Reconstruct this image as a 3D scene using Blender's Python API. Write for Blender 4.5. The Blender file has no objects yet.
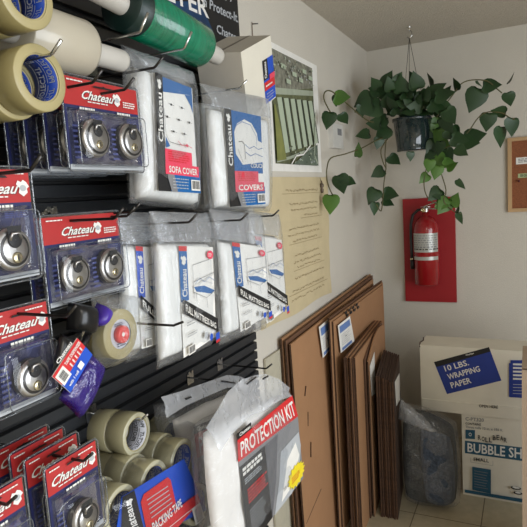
import bpy, math, random
from mathutils import Vector, Matrix, noise
random.seed(7)
PI = math.pi
C = bpy.context.scene.collection

# ------------------------------------------------------------------ camera
F = 550.0; CX = 263.5
def unit(v): return Vector(v).normalized()
dY = unit((530-CX, CX-178, -F)); dX = unit((871+CX, 2.5, 550)); dX = (dX - dY*dX.dot(dY)).normalized(); dZ = dX.cross(dY)
RW = Matrix((dX, dY, dZ))
EYE = Vector((0, 0, 1.6))
cd = bpy.data.cameras.new('camera'); cam = bpy.data.objects.new('camera', cd); C.objects.link(cam)
cam.matrix_world = Matrix.Translation(EYE) @ RW.to_4x4()
cd.sensor_width = 36; cd.lens = 36*F/527; cd.clip_start = .02
bpy.context.scene.camera = cam
def P(px, py, ax, val):
    r = RW @ unit((px-CX, CX-py, -F)); t = (val-EYE[ax])/r[ax]
    return EYE + r*t
def PX(px, py, x): return P(px, py, 0, x)
def PY(px, py, y): return P(px, py, 1, y)

# ------------------------------------------------------------------ materials
def s2l(c):
    return tuple(((v/255)/12.92 if v/255 <= .04045 else ((v/255+.055)/1.055)**2.4) for v in c)
MATS = {}
def mat(name, rgb, rough=.6, metal=0, noise_amt=.06, nscale=20, bump=0, bscale=80, spec=.5, clear=None, emit=None, rgb2=None, coat=0, stretch=None):
    if name in MATS: return MATS[name]
    m = bpy.data.materials.new(name); m.use_nodes = True
    nt = m.node_tree; N = nt.nodes; L = nt.links
    b = N['Principled BSDF']; out = N['Material Output']
    col = s2l(rgb)
    b.inputs['Roughness'].default_value = rough; b.inputs['Metallic'].default_value = metal
    b.inputs['Specular IOR Level'].default_value = spec
    b.inputs['Coat Weight'].default_value = coat
    tc = N.new('ShaderNodeTexCoord'); mp = N.new('ShaderNodeMapping'); L.new(tc.outputs['Object'], mp.inputs[0])
    if stretch: mp.inputs['Scale'].default_value = stretch
    nz = N.new('ShaderNodeTexNoise'); nz.inputs['Scale'].default_value = nscale; nz.inputs['Detail'].default_value = 4
    L.new(mp.outputs[0], nz.inputs[0])
    mx = N.new('ShaderNodeMix'); mx.data_type = 'RGBA'
    c2 = s2l(rgb2) if rgb2 else tuple(max(0, v*(1-noise_amt*3)) for v in col)
    c1 = col if rgb2 else tuple(min(1, v*(1+noise_amt)) for v in col)
    mx.inputs[6].default_value = (*c1, 1); mx.inputs[7].default_value = (*c2, 1)
    L.new(nz.outputs[0], mx.inputs[0]); L.new(mx.outputs[2], b.inputs['Base Color'])
    if bump:
        n2 = N.new('ShaderNodeTexNoise'); n2.inputs['Scale'].default_value = bscale; n2.inputs['Detail'].default_value = 3
        L.new(mp.outputs[0], n2.inputs[0])
        bp = N.new('ShaderNodeBump'); bp.inputs['Strength'].default_value = bump; bp.inputs['Distance'].default_value = .01
        L.new(n2.outputs[0], bp.inputs['Height']); L.new(bp.outputs[0], b.inputs['Normal'])
    if emit:
        b.inputs['Emission Color'].default_value = (*s2l(rgb), 1); b.inputs['Emission Strength'].default_value = emit
    MATS[name] = m
    return m
def film(name, tint, opac, gloss_rgb=(255,255,255), rough=.18, bump=.5, bscale=30, gl=.12, haze=(220,222,225), fr=.3):
    """thin clear plastic: tinted transparency, a milky diffuse share and a glossy share"""
    m = bpy.data.materials.new(name); m.use_nodes = True
    nt = m.node_tree; N = nt.nodes; L = nt.links; N.clear()
    out = N.new('ShaderNodeOutputMaterial')
    tr = N.new('ShaderNodeBsdfTransparent'); tr.inputs[0].default_value = (*s2l(tint), 1)
    df = N.new('ShaderNodeBsdfDiffuse'); df.inputs[0].default_value = (*s2l(haze), 1)
    g = N.new('ShaderNodeBsdfGlossy'); g.inputs[0].default_value = (*s2l(gloss_rgb), 1); g.inputs['Roughness'].default_value = rough
    tc = N.new('ShaderNodeTexCoord'); nz = N.new('ShaderNodeTexNoise'); nz.inputs['Scale'].default_value = bscale
    nz.inputs['Detail'].default_value = 3; nz.inputs['Distortion'].default_value = 1.2
    L.new(tc.outputs['Object'], nz.inputs[0])
    bp = N.new('ShaderNodeBump'); bp.inputs['Strength'].default_value = bump; bp.inputs['Distance'].default_value = .02
    L.new(nz.outputs[0], bp.inputs['Height']); L.new(bp.outputs[0], g.inputs['Normal'])
    lw = N.new('ShaderNodeLayerWeight'); lw.inputs[0].default_value = .35; L.new(bp.outputs[0], lw.inputs['Normal'])
    m1 = N.new('ShaderNodeMixShader'); m1.inputs[0].default_value = opac
    L.new(tr.outputs[0], m1.inputs[1]); L.new(df.outputs[0], m1.inputs[2])
    ma = N.new('ShaderNodeMath'); ma.operation = 'MULTIPLY_ADD'; ma.inputs[1].default_value = fr; ma.inputs[2].default_value = gl
    L.new(lw.outputs['Fresnel'], ma.inputs[0])
    m2 = N.new('ShaderNodeMixShader'); L.new(ma.outputs[0], m2.inputs[0])
    L.new(m1.outputs[0], m2.inputs[1]); L.new(g.outputs[0], m2.inputs[2]); L.new(m2.outputs[0], out.inputs[0])
    MATS[name] = m
    return m

def wall_mat(name, rgb, bump=.25, bs=220):
    return mat(name, rgb, .85, noise_amt=.02, nscale=6, bump=bump, bscale=bs, spec=.2)
M_wall = wall_mat('painted_wall', (206, 200, 188))
M_ceil = mat('popcorn_ceiling', (214, 206, 192), .95, noise_amt=.08, nscale=140, bump=1.0, bscale=190, spec=.1)
def floor_mat():
    m = bpy.data.materials.new('vinyl_tile'); m.use_nodes = True
    nt = m.node_tree; N = nt.nodes; L = nt.links; b = N['Principled BSDF']
    tc = N.new('ShaderNodeTexCoord'); mp = N.new('ShaderNodeMapping'); L.new(tc.outputs['Object'], mp.inputs[0])
    mp.inputs['Location'].default_value = (.21, .18, 0)
    br = N.new('ShaderNodeTexBrick'); br.offset = 0; br.inputs['Scale'].default_value = 1
    br.inputs['Brick Width'].default_value = .305; br.inputs['Row Height'].default_value = .305; br.inputs['Mortar Size'].default_value = .0025
    br.inputs['Color1'].default_value = (*s2l((198, 186, 158)), 1); br.inputs['Color2'].default_value = (*s2l((188, 177, 150)), 1)
    br.inputs['Mortar'].default_value = (*s2l((110, 98, 76)), 1)
    L.new(mp.outputs[0], br.inputs[0])
    nz = N.new('ShaderNodeTexNoise'); nz.inputs['Scale'].default_value = 25; nz.inputs['Detail'].default_value = 6; L.new(tc.outputs['Object'], nz.inputs[0])
    mx = N.new('ShaderNodeMix'); mx.data_type = 'RGBA'; mx.blend_type = 'MULTIPLY'; mx.inputs[0].default_value = .35
    L.new(br.outputs['Color'], mx.inputs[6]); L.new(nz.outputs['Fac'], mx.inputs[7]); L.new(mx.outputs[2], b.inputs['Base Color'])
    b.inputs['Roughness'].default_value = .35
    return m
M_floor = floor_mat()
M_slat = mat('black_slatwall', (38, 40, 43), .42, noise_amt=.1, nscale=60, bump=.05)
M_groove = mat('slatwall_groove', (9, 9, 10), .7)
M_wire = mat('dark_wire', (70, 68, 66), .3, .9, bump=.02)
M_steel = mat('bright_wire', (200, 200, 196), .22, 1, bump=.02)
M_chrome = mat('padlock_steel', (214, 210, 204), .34, 1, noise_amt=.2, nscale=40)
M_dsteel = mat('padlock_dark_steel', (78, 76, 74), .3, .9)
M_brass = mat('padlock_core', (208, 196, 160), .25, .9)
M_black = mat('black_ink', (22, 22, 24), .55)
M_blk_pl = mat('black_plastic', (20, 20, 22), .3)
M_white = mat('white_ink', (232, 230, 224), .6)
M_paper = mat('white_paper', (240, 238, 232), .7)
M_film = mat('folded_white_film', (238, 238, 235), .35, noise_amt=.05, nscale=14, bump=.35, bscale=26, stretch=(1,4,1))
M_red = mat('red_ink', (206, 40, 44), .5)
M_pred = mat('card_red', (178, 46, 46), .45)
M_pink = mat('pink_ink', (226, 72, 98), .5)
M_navy = mat('card_navy', (44, 50, 104), .45, noise_amt=.3, nscale=30)
M_navy_l = mat('card_light_navy', (84, 92, 150), .5)
M_blue = mat('blue_ink', (0, 96, 164), .5)
M_rblue = mat('royal_blue_ink', (24, 78, 190), .45)
M_pblue = mat('carton_blue', (32, 56, 140), .55)
M_teal = mat('carton_teal', (34, 84, 108), .6)
M_grey = mat('grey_ink', (130, 130, 132), .6)
M_lgrey = mat('pale_grey_ink', (176, 180, 184), .6)
M_yellow = mat('yellow_ink', (236, 214, 40), .5)
M_tape = mat('buff_tape', (156, 144, 98), .28, noise_amt=.05, nscale=20, coat=.3)
M_tape_e = mat('tape_edge', (172, 160, 116), .45, noise_amt=.05)
M_ctape = mat('clear_tape', (160, 154, 122), .2, noise_amt=.05, nscale=20, coat=.5)
M_ctape_e = mat('clear_tape_edge', (180, 176, 150), .35, noise_amt=.05)
M_core = mat('blue_core', (22, 64, 156), .5)
M_corew = mat('white_core', (196, 198, 206), .5)
M_green = mat('green_stretch_film', (14, 132, 96), .22, noise_amt=.25, nscale=18, bump=.15, bscale=60, stretch=(1,6,1), coat=.6)
M_dgreen = mat('dark_film_end', (14, 40, 36), .4)
M_wfilm = mat('white_stretch_film', (186, 178, 160), .3, noise_amt=.03, nscale=10, bump=.04, coat=.3)
M_tube = mat('white_core_tube', (192, 188, 180), .5, noise_amt=.04)
M_hole = mat('brown_hollow', (90, 62, 40), .8)
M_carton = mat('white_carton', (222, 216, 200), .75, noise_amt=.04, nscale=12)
M_cartont = mat('shaded_carton_face', (204, 197, 184), .8, noise_amt=.06, nscale=12)  # carton white greyed: shade of the top and end faces put into the colour
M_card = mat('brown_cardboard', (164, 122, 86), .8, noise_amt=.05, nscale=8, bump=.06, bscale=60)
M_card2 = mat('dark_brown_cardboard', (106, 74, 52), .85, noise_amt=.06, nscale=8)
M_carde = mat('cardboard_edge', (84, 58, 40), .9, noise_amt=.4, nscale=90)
M_card3 = mat('shaded_brown_cardboard', (70, 50, 38), .9, noise_amt=.1, nscale=10)  # cardboard brown darkened to carry the shade on the shortest bundle
M_kraft = mat('kraft_paper', (206, 190, 152), .75, noise_amt=.06, nscale=9, bump=.25, bscale=12)
M_pencil = mat('pencil_line', (136, 112, 74), .8)
M_ext = mat('extinguisher_red', (148, 22, 28), .22, noise_amt=.03, coat=.4)
M_board = mat('red_board', (156, 24, 32), .5, noise_amt=.04)
M_foil = mat('silver_label', (184, 184, 178), .35, .3)
M_hose = mat('black_hose', (24, 20, 20), .45)
M_leaf = mat('pothos_leaf', (46, 78, 38), .45, noise_amt=.2, nscale=12, rgb2=(22, 44, 24))
M_leafl = mat('pothos_leaf_light', (92, 130, 52), .4, noise_amt=.2, nscale=12, rgb2=(58, 96, 40))
M_vine = mat('vine_stem', (88, 84, 48), .6)
M_pot = mat('dark_pot', (34, 48, 50), .15, noise_amt=.1, coat=.6)
M_soil = mat('potting_soil', (50, 38, 28), .95, bump=.6)
M_cork = mat('cork', (152, 92, 58), .85, noise_amt=.2, nscale=120)
M_frame = mat('oak_frame', (196, 160, 116), .5, noise_amt=.1, nscale=8)
M_pads = mat('grey_moving_pads', (46, 50, 50), .95, noise_amt=.4, nscale=60, bump=.9, bscale=70)
M_padl = mat('blue_grey_pad', (78, 90, 108), .95, noise_amt=.3, nscale=90, bump=.6, bscale=90)
M_quilt = mat('white_quilt', (240, 236, 231), .8, noise_amt=.06, nscale=14, bump=.4, bscale=24)
M_purple = mat('purple_plastic', (74, 50, 158), .25, noise_amt=.2, nscale=18)
M_hubred = mat('red_hub', (214, 48, 44), .35)
M_aerial_g = mat('aerial_ground', (128, 132, 92), .8, nscale=26, rgb2=(30, 36, 26))
M_aerial_t = mat('aerial_trees', (30, 34, 26), .8, nscale=45, rgb2=(170, 168, 150))
M_aerial_r = mat('aerial_road', (168, 176, 156), .8, noise_amt=.1)
M_roof = mat('aerial_roof', (178, 190, 166), .8, noise_amt=.05)
M_shade = mat('aerial_gap', (44, 50, 42), .8)
M_wht_pl = mat('white_plastic', (214, 212, 206), .4)
M_blind = mat('aluminium_frame', (160, 160, 160), .4, .6)
T_bag = film('clear_bag', (250, 251, 252), .055, bump=.45, bscale=34, gl=.025, fr=.22, haze=(240,242,245))
T_bag2 = film('hazy_bag', (240, 242, 244), .20, bump=.6, bscale=26, gl=.04, haze=(220, 222, 226))
T_head = film('white_header_film', (244, 246, 248), .36, bump=.9, bscale=22, gl=.06, haze=(226, 228, 232))
T_top = film('gathered_film', (246, 248, 250), .24, bump=.8, bscale=30, gl=.08, fr=.4, haze=(226, 228, 232))
T_blis = film('blister_plastic', (248, 249, 251), .015, rough=.08, bump=.12, bscale=18, gl=.015, fr=.35)
T_rim = film('blister_rim', (190, 196, 204), .25, rough=.1, bump=.2, bscale=40, gl=.12, haze=(150, 156, 162))
T_purple = film('purple_film', (110, 90, 190), .35, rough=.15, bump=.6, bscale=30, gl=.06, haze=(72, 48, 160))
T_glass = film('window_glass', (250, 252, 252), .01, rough=.02, bump=0, gl=.02)

# ------------------------------------------------------------------ mesh builder
_tc = {}
def text_geo(s):
    if s in _tc: return _tc[s]
    cu = bpy.data.curves.new('t', 'FONT'); cu.body = s; cu.resolution_u = 2; cu.offset = .018
    o = bpy.data.objects.new('t', cu); C.objects.link(o)
    dg = bpy.context.evaluated_depsgraph_get(); me = o.evaluated_get(dg).to_mesh()
    vs = [(v.co.x, v.co.y) for v in me.vertices]; fs = [tuple(p.vertices) for p in me.polygons]
    o.evaluated_get(dg).to_mesh_clear(); bpy.data.objects.remove(o); bpy.data.curves.remove(cu)
    x0 = min(v[0] for v in vs); x1 = max(v[0] for v in vs); y0 = min(v[1] for v in vs); y1 = max(v[1] for v in vs)
    vs = [((x-x0)/(x1-x0 or 1), (y-y0)/(y1-y0 or 1)) for x, y in vs]
    _tc[s] = (vs, fs, (x1-x0)/(y1-y0 or 1)); return _tc[s]

class MB:
    def __init__(s): s.v = []; s.f = []; s.m = []; s.sm = []; s.ms = []
    def mi(s, m):
        if m not in s.ms: s.ms.append(m)
        return s.ms.index(m)
    def add(s, vs, fs, m, smooth=False):
        b = len(s.v); i = s.mi(m); s.v += [Vector(p) for p in vs]
        for f in fs: s.f.append(tuple(b+k for k in f)); s.m.append(i); s.sm.append(smooth)
    def box(s, lo, hi, m, M=None):
        (a, b, c), (d, e, f) = lo, hi
        vs = [Vector(p) for p in ((a,b,c),(d,b,c),(d,e,c),(a,e,c),(a,b,f),(d,b,f),(d,e,f),(a,e,f))]
        if M: vs = [M @ p for p in vs]
        s.add(vs, [(0,3,2,1),(4,5,6,7),(0,1,5,4),(1,2,6,5),(2,3,7,6),(3,0,4,7)], m)
    def hull8(s, vs, m, ms=None):
        fs = [(0,3,2,1),(4,5,6,7),(0,1,5,4),(1,2,6,5),(2,3,7,6),(3,0,4,7)]
        b = len(s.v); s.v += [Vector(p) for p in vs]
        for k, f in enumerate(fs):
            s.f.append(tuple(b+i for i in f)); s.m.append(s.mi((ms or {}).get(k, m))); s.sm.append(False)
    def tube(s, pts, r, m, n=8, caps=True):
        pts = [Vector(p) for p in pts]; rs = r if isinstance(r, (list, tuple)) else [r]*len(pts)
        vs = []; prev = None
        for i, p in enumerate(pts):
            d = (pts[min(i+1, len(pts)-1)]-pts[max(i-1, 0)]).normalized()
            if prev is None:
                a = d.cross(Vector((0,0,1)));  a = d.cross(Vector((0,1,0))) if a.length < .1 else a
            else: a = prev - d*prev.dot(d)
            a.normalize(); prev = a; b = d.cross(a)
            vs += [p + (a*math.cos(2*PI*k/n)+b*math.sin(2*PI*k/n))*rs[i] for k in range(n)]
        fs = [(i*n+k, i*n+(k+1)%n, (i+1)*n+(k+1)%n, (i+1)*n+k) for i in range(len(pts)-1) for k in range(n)]
        if caps: fs += [tuple(range(n))[::-1], tuple((len(pts)-1)*n+k for k in range(n))]
        s.add(vs, fs, m, True)
    def lathe(s, prof, org, ax, m, n=40, smooth=True, closed=False, ms=None):
        """prof: (distance along axis, radius); ms: material for each profile segment"""
        org = Vector(org); ax = unit(ax); a = ax.cross(Vector((0,0,1))); a = ax.cross(Vector((0,1,0))) if a.length < .1 else a
        a.normalize(); b = ax.cross(a)
        base = len(s.v)
        for h, r in prof:
            s.v += [org + ax*h + (a*math.cos(2*PI*k/n)+b*math.sin(2*PI*k/n))*r for k in range(n)]
        L = len(prof)
        for i in range(L if closed else L-1):
            j = (i+1) % L; mm = s.mi(ms[i] if ms else m)
            for k in range(n):
                s.f.append((base+i*n+k, base+i*n+(k+1)%n, base+j*n+(k+1)%n, base+j*n+k)); s.m.append(mm); s.sm.append(smooth)
    def quad(s, p, m): s.add(p, [(0,1,2,3)], m)
    def pillow(s, c, out, thick, m, n=14, flat=6, wrinkle=0., wf=30., round_=.0, seed=0, back=.15, edge=0.):
        """closed soft body filling the quad c (bl, br, tr, tl); bulges along out"""
        c = [Vector(q) for q in c]; out = Vector(out); vs = []; idx = {}
        def base(u, v):
            uu, vv = u*2-1, v*2-1
            if round_:
                k = 1-round_*(uu*uu*vv*vv); uu *= k; vv *= k
            u, v = (uu+1)/2, (vv+1)/2
            return c[0]*(1-u)*(1-v)+c[1]*u*(1-v)+c[2]*u*v+c[3]*(1-u)*v
        for sd in (1, 0):
            for j in range(n+1):
                for i in range(n+1):
                    u, v = i/n, j/n; p = base(u, v)
                    h = max(0, (1-abs(2*u-1)**flat)*(1-abs(2*v-1)**flat))**.5
                    q = p + out*(thick*h if sd else -thick*back*h)
                    if wrinkle:
                        w = noise.noise_vector(q*wf+Vector((seed*7.1, seed*3.3, 0)))
                        q += out*(w.x*wrinkle*(h if h > .1 else .1)) + Vector((0, w.y, w.z))*wrinkle*edge
                    if (i in (0, n) or j in (0, n)) and sd == 0: idx[(sd, i, j)] = idx[(1, i, j)]; continue
                    idx[(sd, i, j)] = len(vs); vs.append(q)
        fs = []
        for j in range(n):
            for i in range(n):
                for sd in (1, 0):
                    f = (idx[(sd,i,j)], idx[(sd,i+1,j)], idx[(sd,i+1,j+1)], idx[(sd,i,j+1)])
                    fs.append(f if sd else f[::-1])
        s.add(vs, fs, m, True)
    def build(s, name, parent=None, world=True, **props):
        me = bpy.data.meshes.new(name)
        off = Vector((0,0,0))
        if parent is not None and world:
            q = parent
            while q is not None: off = off + q.location; q = q.parent
        me.from_pydata([tuple(p-off) for p in s.v], [], s.f)
        for m in s.ms: me.materials.append(m)
        for k, p in enumerate(me.polygons): p.material_index = s.m[k]; p.use_smooth = s.sm[k]
        me.update()
        o = bpy.data.objects.new(name, me); C.objects.link(o)
        if parent is not None: o.parent = parent
        for k, v in props.items(): o[k] = v
        return o

class Lab:
    """draws on a flat quad (bl, br, tr, tl) in 0..1 coordinates"""
    def __init__(s, mb, c, out, off=.0):
        s.mb = mb; s.c = [Vector(q) for q in c]; s.o = Vector(out).normalized(); s.off = off; s.k = 0
    def pt(s, u, v, h=None):
        c = s.c
        return c[0]*(1-u)*(1-v)+c[1]*u*(1-v)+c[2]*u*v+c[3]*(1-u)*v + s.o*(s.off+(s.k*.00035 if h is None else h))
    def poly(s, pts, m):
        s.k += 1; s.mb.add([s.pt(u, v) for u, v in pts], [tuple(range(len(pts)))], m)
    def rect(s, a, b, c, d, m): s.poly([(a,b),(c,b),(c,d),(a,d)], m)
    def text(s, t, a, b, c, d, m, up=False, shear=0, corners=None):
        vs, fs, asp = text_geo(t); s.k += 1; out = []
        for x, y in vs:
            x2 = x + shear*(y-.5)
            if corners:
                q = corners; u = q[0][0]*(1-x)*(1-y)+q[1][0]*x*(1-y)+q[2][0]*x*y+q[3][0]*(1-x)*y
                v = q[0][1]*(1-x)*(1-y)+q[1][1]*x*(1-y)+q[2][1]*x*y+q[3][1]*(1-x)*y
            elif up: u, v = a+(c-a)*(1-y), b+(d-b)*x2
            else: u, v = a+(c-a)*x2, b+(d-b)*y
            out.append(s.pt(u, v))
        s.mb.add(out, fs, m)
    def line(s, a, b, w, m):
        (x0, y0), (x1, y1) = a, b; s.k += 1
        p, q = s.pt(x0, y0), s.pt(x1, y1); d = (q-p).normalized().cross(s.o)*w/2
        s.mb.add([p-d, q-d, q+d, p+d], [(0,1,2,3)], m)
    def path(s, pts, w, m):
        for i in range(len(pts)-1): s.line(pts[i], pts[i+1], w, m); s.k -= 1
        s.k += 1
    def disc(s, u, v, ru, rv, m, n=20, spike=0):
        s.poly([(u+ru*math.cos(2*PI*k/n)*(1-spike*(k % 2)), v+rv*math.sin(2*PI*k/n)*(1-spike*(k % 2))) for k in range(n)], m)
    def lines(s, a, b, c, d, n, m, fill=.45, seed=1):
        r = random.Random(seed); s.k += 1
        for i in range(n):
            y = d-(d-b)*(i+.5)/n; hh = (d-b)/n*fill/2; x = a
            e = a+(c-a)*r.uniform(.75, 1)
            while x < e:
                w = (c-a)*r.uniform(.08, .2); x2 = min(e, x+w)
                s.mb.add([s.pt(x, y-hh), s.pt(x2, y-hh), s.pt(x2, y+hh), s.pt(x, y+hh)], [(0,1,2,3)], m); x = x2+(c-a)*.03
    def barcode(s, a, b, c, d, seed=3):
        s.rect(a, b, c, d, M_white); r = random.Random(seed); s.k += 1; x = a+(c-a)*.1
        while x < c-(c-a)*.12:
            w = (c-a)*r.choice([.03, .05, .08])
            y0 = b+(d-b)*.15; y1 = d-(d-b)*.1
            s.mb.add([s.pt(x, y0), s.pt(x+w, y0), s.pt(x+w, y1), s.pt(x, y1)], [(0,1,2,3)], M_black); x += w+(c-a)*.045
    def crest(s, u, v, ru, rv, m):
        s.poly([(u-ru,v+rv*.5),(u-ru*.7,v+rv),(u-ru*.2,v+rv*.8),(u+ru*.1,v+rv*1.1),(u+ru*.6,v+rv*.8),(u+ru,v+rv*.2),(u+ru*.6,v-rv*.1),(u+ru*.7,v-rv*.6),(u,v-rv*1.1),(u-ru*.7,v-rv*.6),(u-ru*.5,v)], m)

def thing(name, label, cat, loc, group=None, rotz=0):
    o = bpy.data.objects.new(name, None); C.objects.link(o); o.location = loc; o.rotation_euler = (0,0,rotz)
    o.empty_display_size = .05
    tag(o, label, cat, group); return o
def tag(o, label, cat, group=None):
    o['label'] = label; o['category'] = cat
    if group: o['group'] = group
    return o
def struct(name, mb): return mb.build(name, None, kind='structure')
def copy_tree(o, parent=None):
    c = o.copy(); C.objects.link(c); c.parent = parent
    for ch in [x for x in list(C.objects) if x.parent is o]: copy_tree(ch, c)
    return c
def dup(root, loc, label, group=None):
    c = copy_tree(root); c.location = loc; c['label'] = label
    if group: c['group'] = group
    elif 'group' in c: del c['group']
    return c
def center(c):
    a = Vector((0,0,0))
    for q in c: a += Vector(q)
    return a/len(c)

# ------------------------------------------------------------------ room
WL, WB, WR, WF, H = -.91, 3.503, 2.3, -1.9, 2.44
m = MB(); m.box((WL-.1, WF-.1, -.1), (WR+.1, WB+.1, 0), M_floor); struct('floor', m)
m = MB(); m.box((WL-.1, WF-.1, H), (WR+.1, WB+.1, H+.1), M_ceil); struct('ceiling', m)
m = MB(); m.box((WL-.1, WF-.1, 0), (WL, WB+.1, H), M_wall); struct('wall_left', m)
m = MB(); m.box((WL, WB, 0), (WR+.1, WB+.1, H), M_wall); struct('wall_back', m)
m = MB(); m.box((WL, WF-.1, 0), (WR, WF, H), M_wall); struct('wall_front', m)
wy0, wy1, wz0, wz1 = -1.3, 2.0, .35, 2.15
m = MB(); m.box((WR, WF-.1, 0), (WR+.1, WB, wz0), M_wall); m.box((WR, WF-.1, wz1), (WR+.1, WB, H), M_wall)
m.box((WR, WF-.1, wz0), (WR+.1, wy0, wz1), M_wall); m.box((WR, wy1, wz0), (WR+.1, WB, wz1), M_wall); struct('wall_right', m)
m = MB()
for y in (wy0, (wy0+wy1)/2-.02, wy1-.04): m.box((WR+.02, y, wz0), (WR+.07, y+.04, wz1), M_blind)
for z in (wz0, wz1-.04): m.box((WR+.02, wy0, z), (WR+.07, wy1, z+.04), M_blind)
wf = struct('window_1', m)
def area(name, loc, rot, sx, sy, power, col):
    l = bpy.data.lights.new(name, 'AREA'); l.shape = 'RECTANGLE'; l.size = sx; l.size_y = sy; l.energy = power; l.color = col
    o = bpy.data.objects.new(name, l); C.objects.link(o); o.location = loc; o.rotation_euler = rot; return o
area('window_daylight', (WR+.12, (wy0+wy1)/2, (wz0+wz1)/2), (0, PI/2, 0), wz1-wz0, wy1-wy0, 112, (.90, .95, 1.0))
for i, (x, y) in enumerate(((.75, -.6),)):
    t = thing('fill_ceiling_light', 'added long fluorescent ceiling fixture, unseen fill light behind the camera', 'light', (x, y, H-.06))  # added fixture out of view, there for extra soft light
    m = MB(); m.box((x-.16, y-.62, H-.02), (x+.16, y+.62, H), M_wht_pl); m.build('housing', t)
    m = MB(); m.box((x-.14, y-.6, H-.05), (x+.14, y+.6, H-.02), mat('fill_lamp_diffuser', (255, 240, 214), .5, emit=1.5)); m.build('diffuser', t)
    area('fill_lamp', (x, y, H-.06), (0, 0, 0), .28, 1.2, 20, (1, .93, .84))
w = bpy.data.worlds.new('world'); bpy.context.scene.world = w; w.use_nodes = True
w.node_tree.nodes['Background'].inputs[0].default_value = (.75, .85, 1, 1); w.node_tree.nodes['Background'].inputs[1].default_value = .6

# ------------------------------------------------------------------ slatwall
SX = -.885
t = thing('slatwall_panel', 'black grooved slatwall panel mounted on the white wall, carrying all the hooks', 'wall panel', (WL, .85, .25))
m = MB()
zt = 1.154; pit = .0355; z0 = zt - 26*pit; k = 0
m.box((WL+.0005, -.5, z0), (SX-.012, 1.712, 2.33), M_groove)
z = z0
while z < 2.3:
    a, b = z+.004, z+pit-.003
    vs = []
    for y in (-.5, 1.712):
        vs += [(SX-.012, y, a), (SX-.001, y, a+.001), (SX, y, a+.004), (SX, y, b-.002), (SX-.006, y, b), (SX-.012, y, b)]
    m.add(vs, [(i, (i+1) % 6, 6+(i+1) % 6, 6+i) for i in range(6)]+[tuple(range(6))[::-1], tuple(range(6, 12))], M_slat)
    z += pit
m.build('panel', t)

# ------------------------------------------------------------------ sign on the slatwall
t = thing('store_sign', 'black and blue advertising sign with white lettering above the hooks', 'sign', (-.87, 1.3, 2.02))
ys0, ys1, zs0, zs1 = .75, 1.706, 2.02, 2.40
m = MB(); m.box((SX, ys0, zs0), (-.87, ys1, zs1), M_black); m.build('board', t)
m = MB(); L = Lab(m, [(-.87, ys0, zs0), (-.87, ys1, zs0), (-.87, ys1, zs1), (-.87, ys0, zs1)], (1,0,0), .0005)
def sg(px, py):
    p = PX(px, py, -.87); return ((p.y-ys0)/(ys1-ys0), (p.z-zs0)/(zs1-zs0))
L.poly([sg(150,0), sg(200,2), sg(214,34), sg(214,50), sg(160,45)], mat('sign_blue', (20, 66, 110), .5, noise_amt=.3, nscale=9))
L.text('SHELTER', 0,0,1,1, M_white, corners=[sg(122,-20), sg(209,19), sg(207,0), sg(120,-44)])
L.text('n Protect-It.', 0,0,1,1, M_lgrey, corners=[sg(203,6), sg(238,23), sg(238,14), sg(203,-4)])
L.text('Keep,', 0,0,1,1, M_lgrey, corners=[sg(208,-10), sg(231,4), sg(231,-8), sg(208,-21)])
L.text('Chateau', 0,0,1,1, M_lgrey, corners=[sg(216,33), sg(239,43), sg(239,35), sg(216,24)])
m.build('sign_lettering', t)

# ------------------------------------------------------------------ wire hooks
hook_n = []
def hook(y, z, xt, label, tip=.018, mt=None, rise=.016, slope=0.):
    mt = mt or M_wire
    t = thing('wire_hook', label, 'hook', (SX, y, z), 'wire hooks on the slatwall')
    m = MB(); m.box((SX-.004, y-.016, z-.018), (SX+.003, y+.016, z+.016), M_steel); m.box((SX-.006, y-.012, z+.012), (SX+.006, y-.004, z+.02), M_steel)
    m.box((SX-.006, y+.004, z+.012), (SX+.006, y+.012, z+.02), M_steel); m.build('bracket', t)
    m = MB(); m.tube([(SX+.002, y, z), ((SX+xt-tip)/2, y, z), (xt-tip-.004, y, z+slope), (xt-tip, y, z+slope+.002), (xt, y, z+slope+rise)], .0025, mt, 8); m.build('rod', t)
    return t

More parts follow.
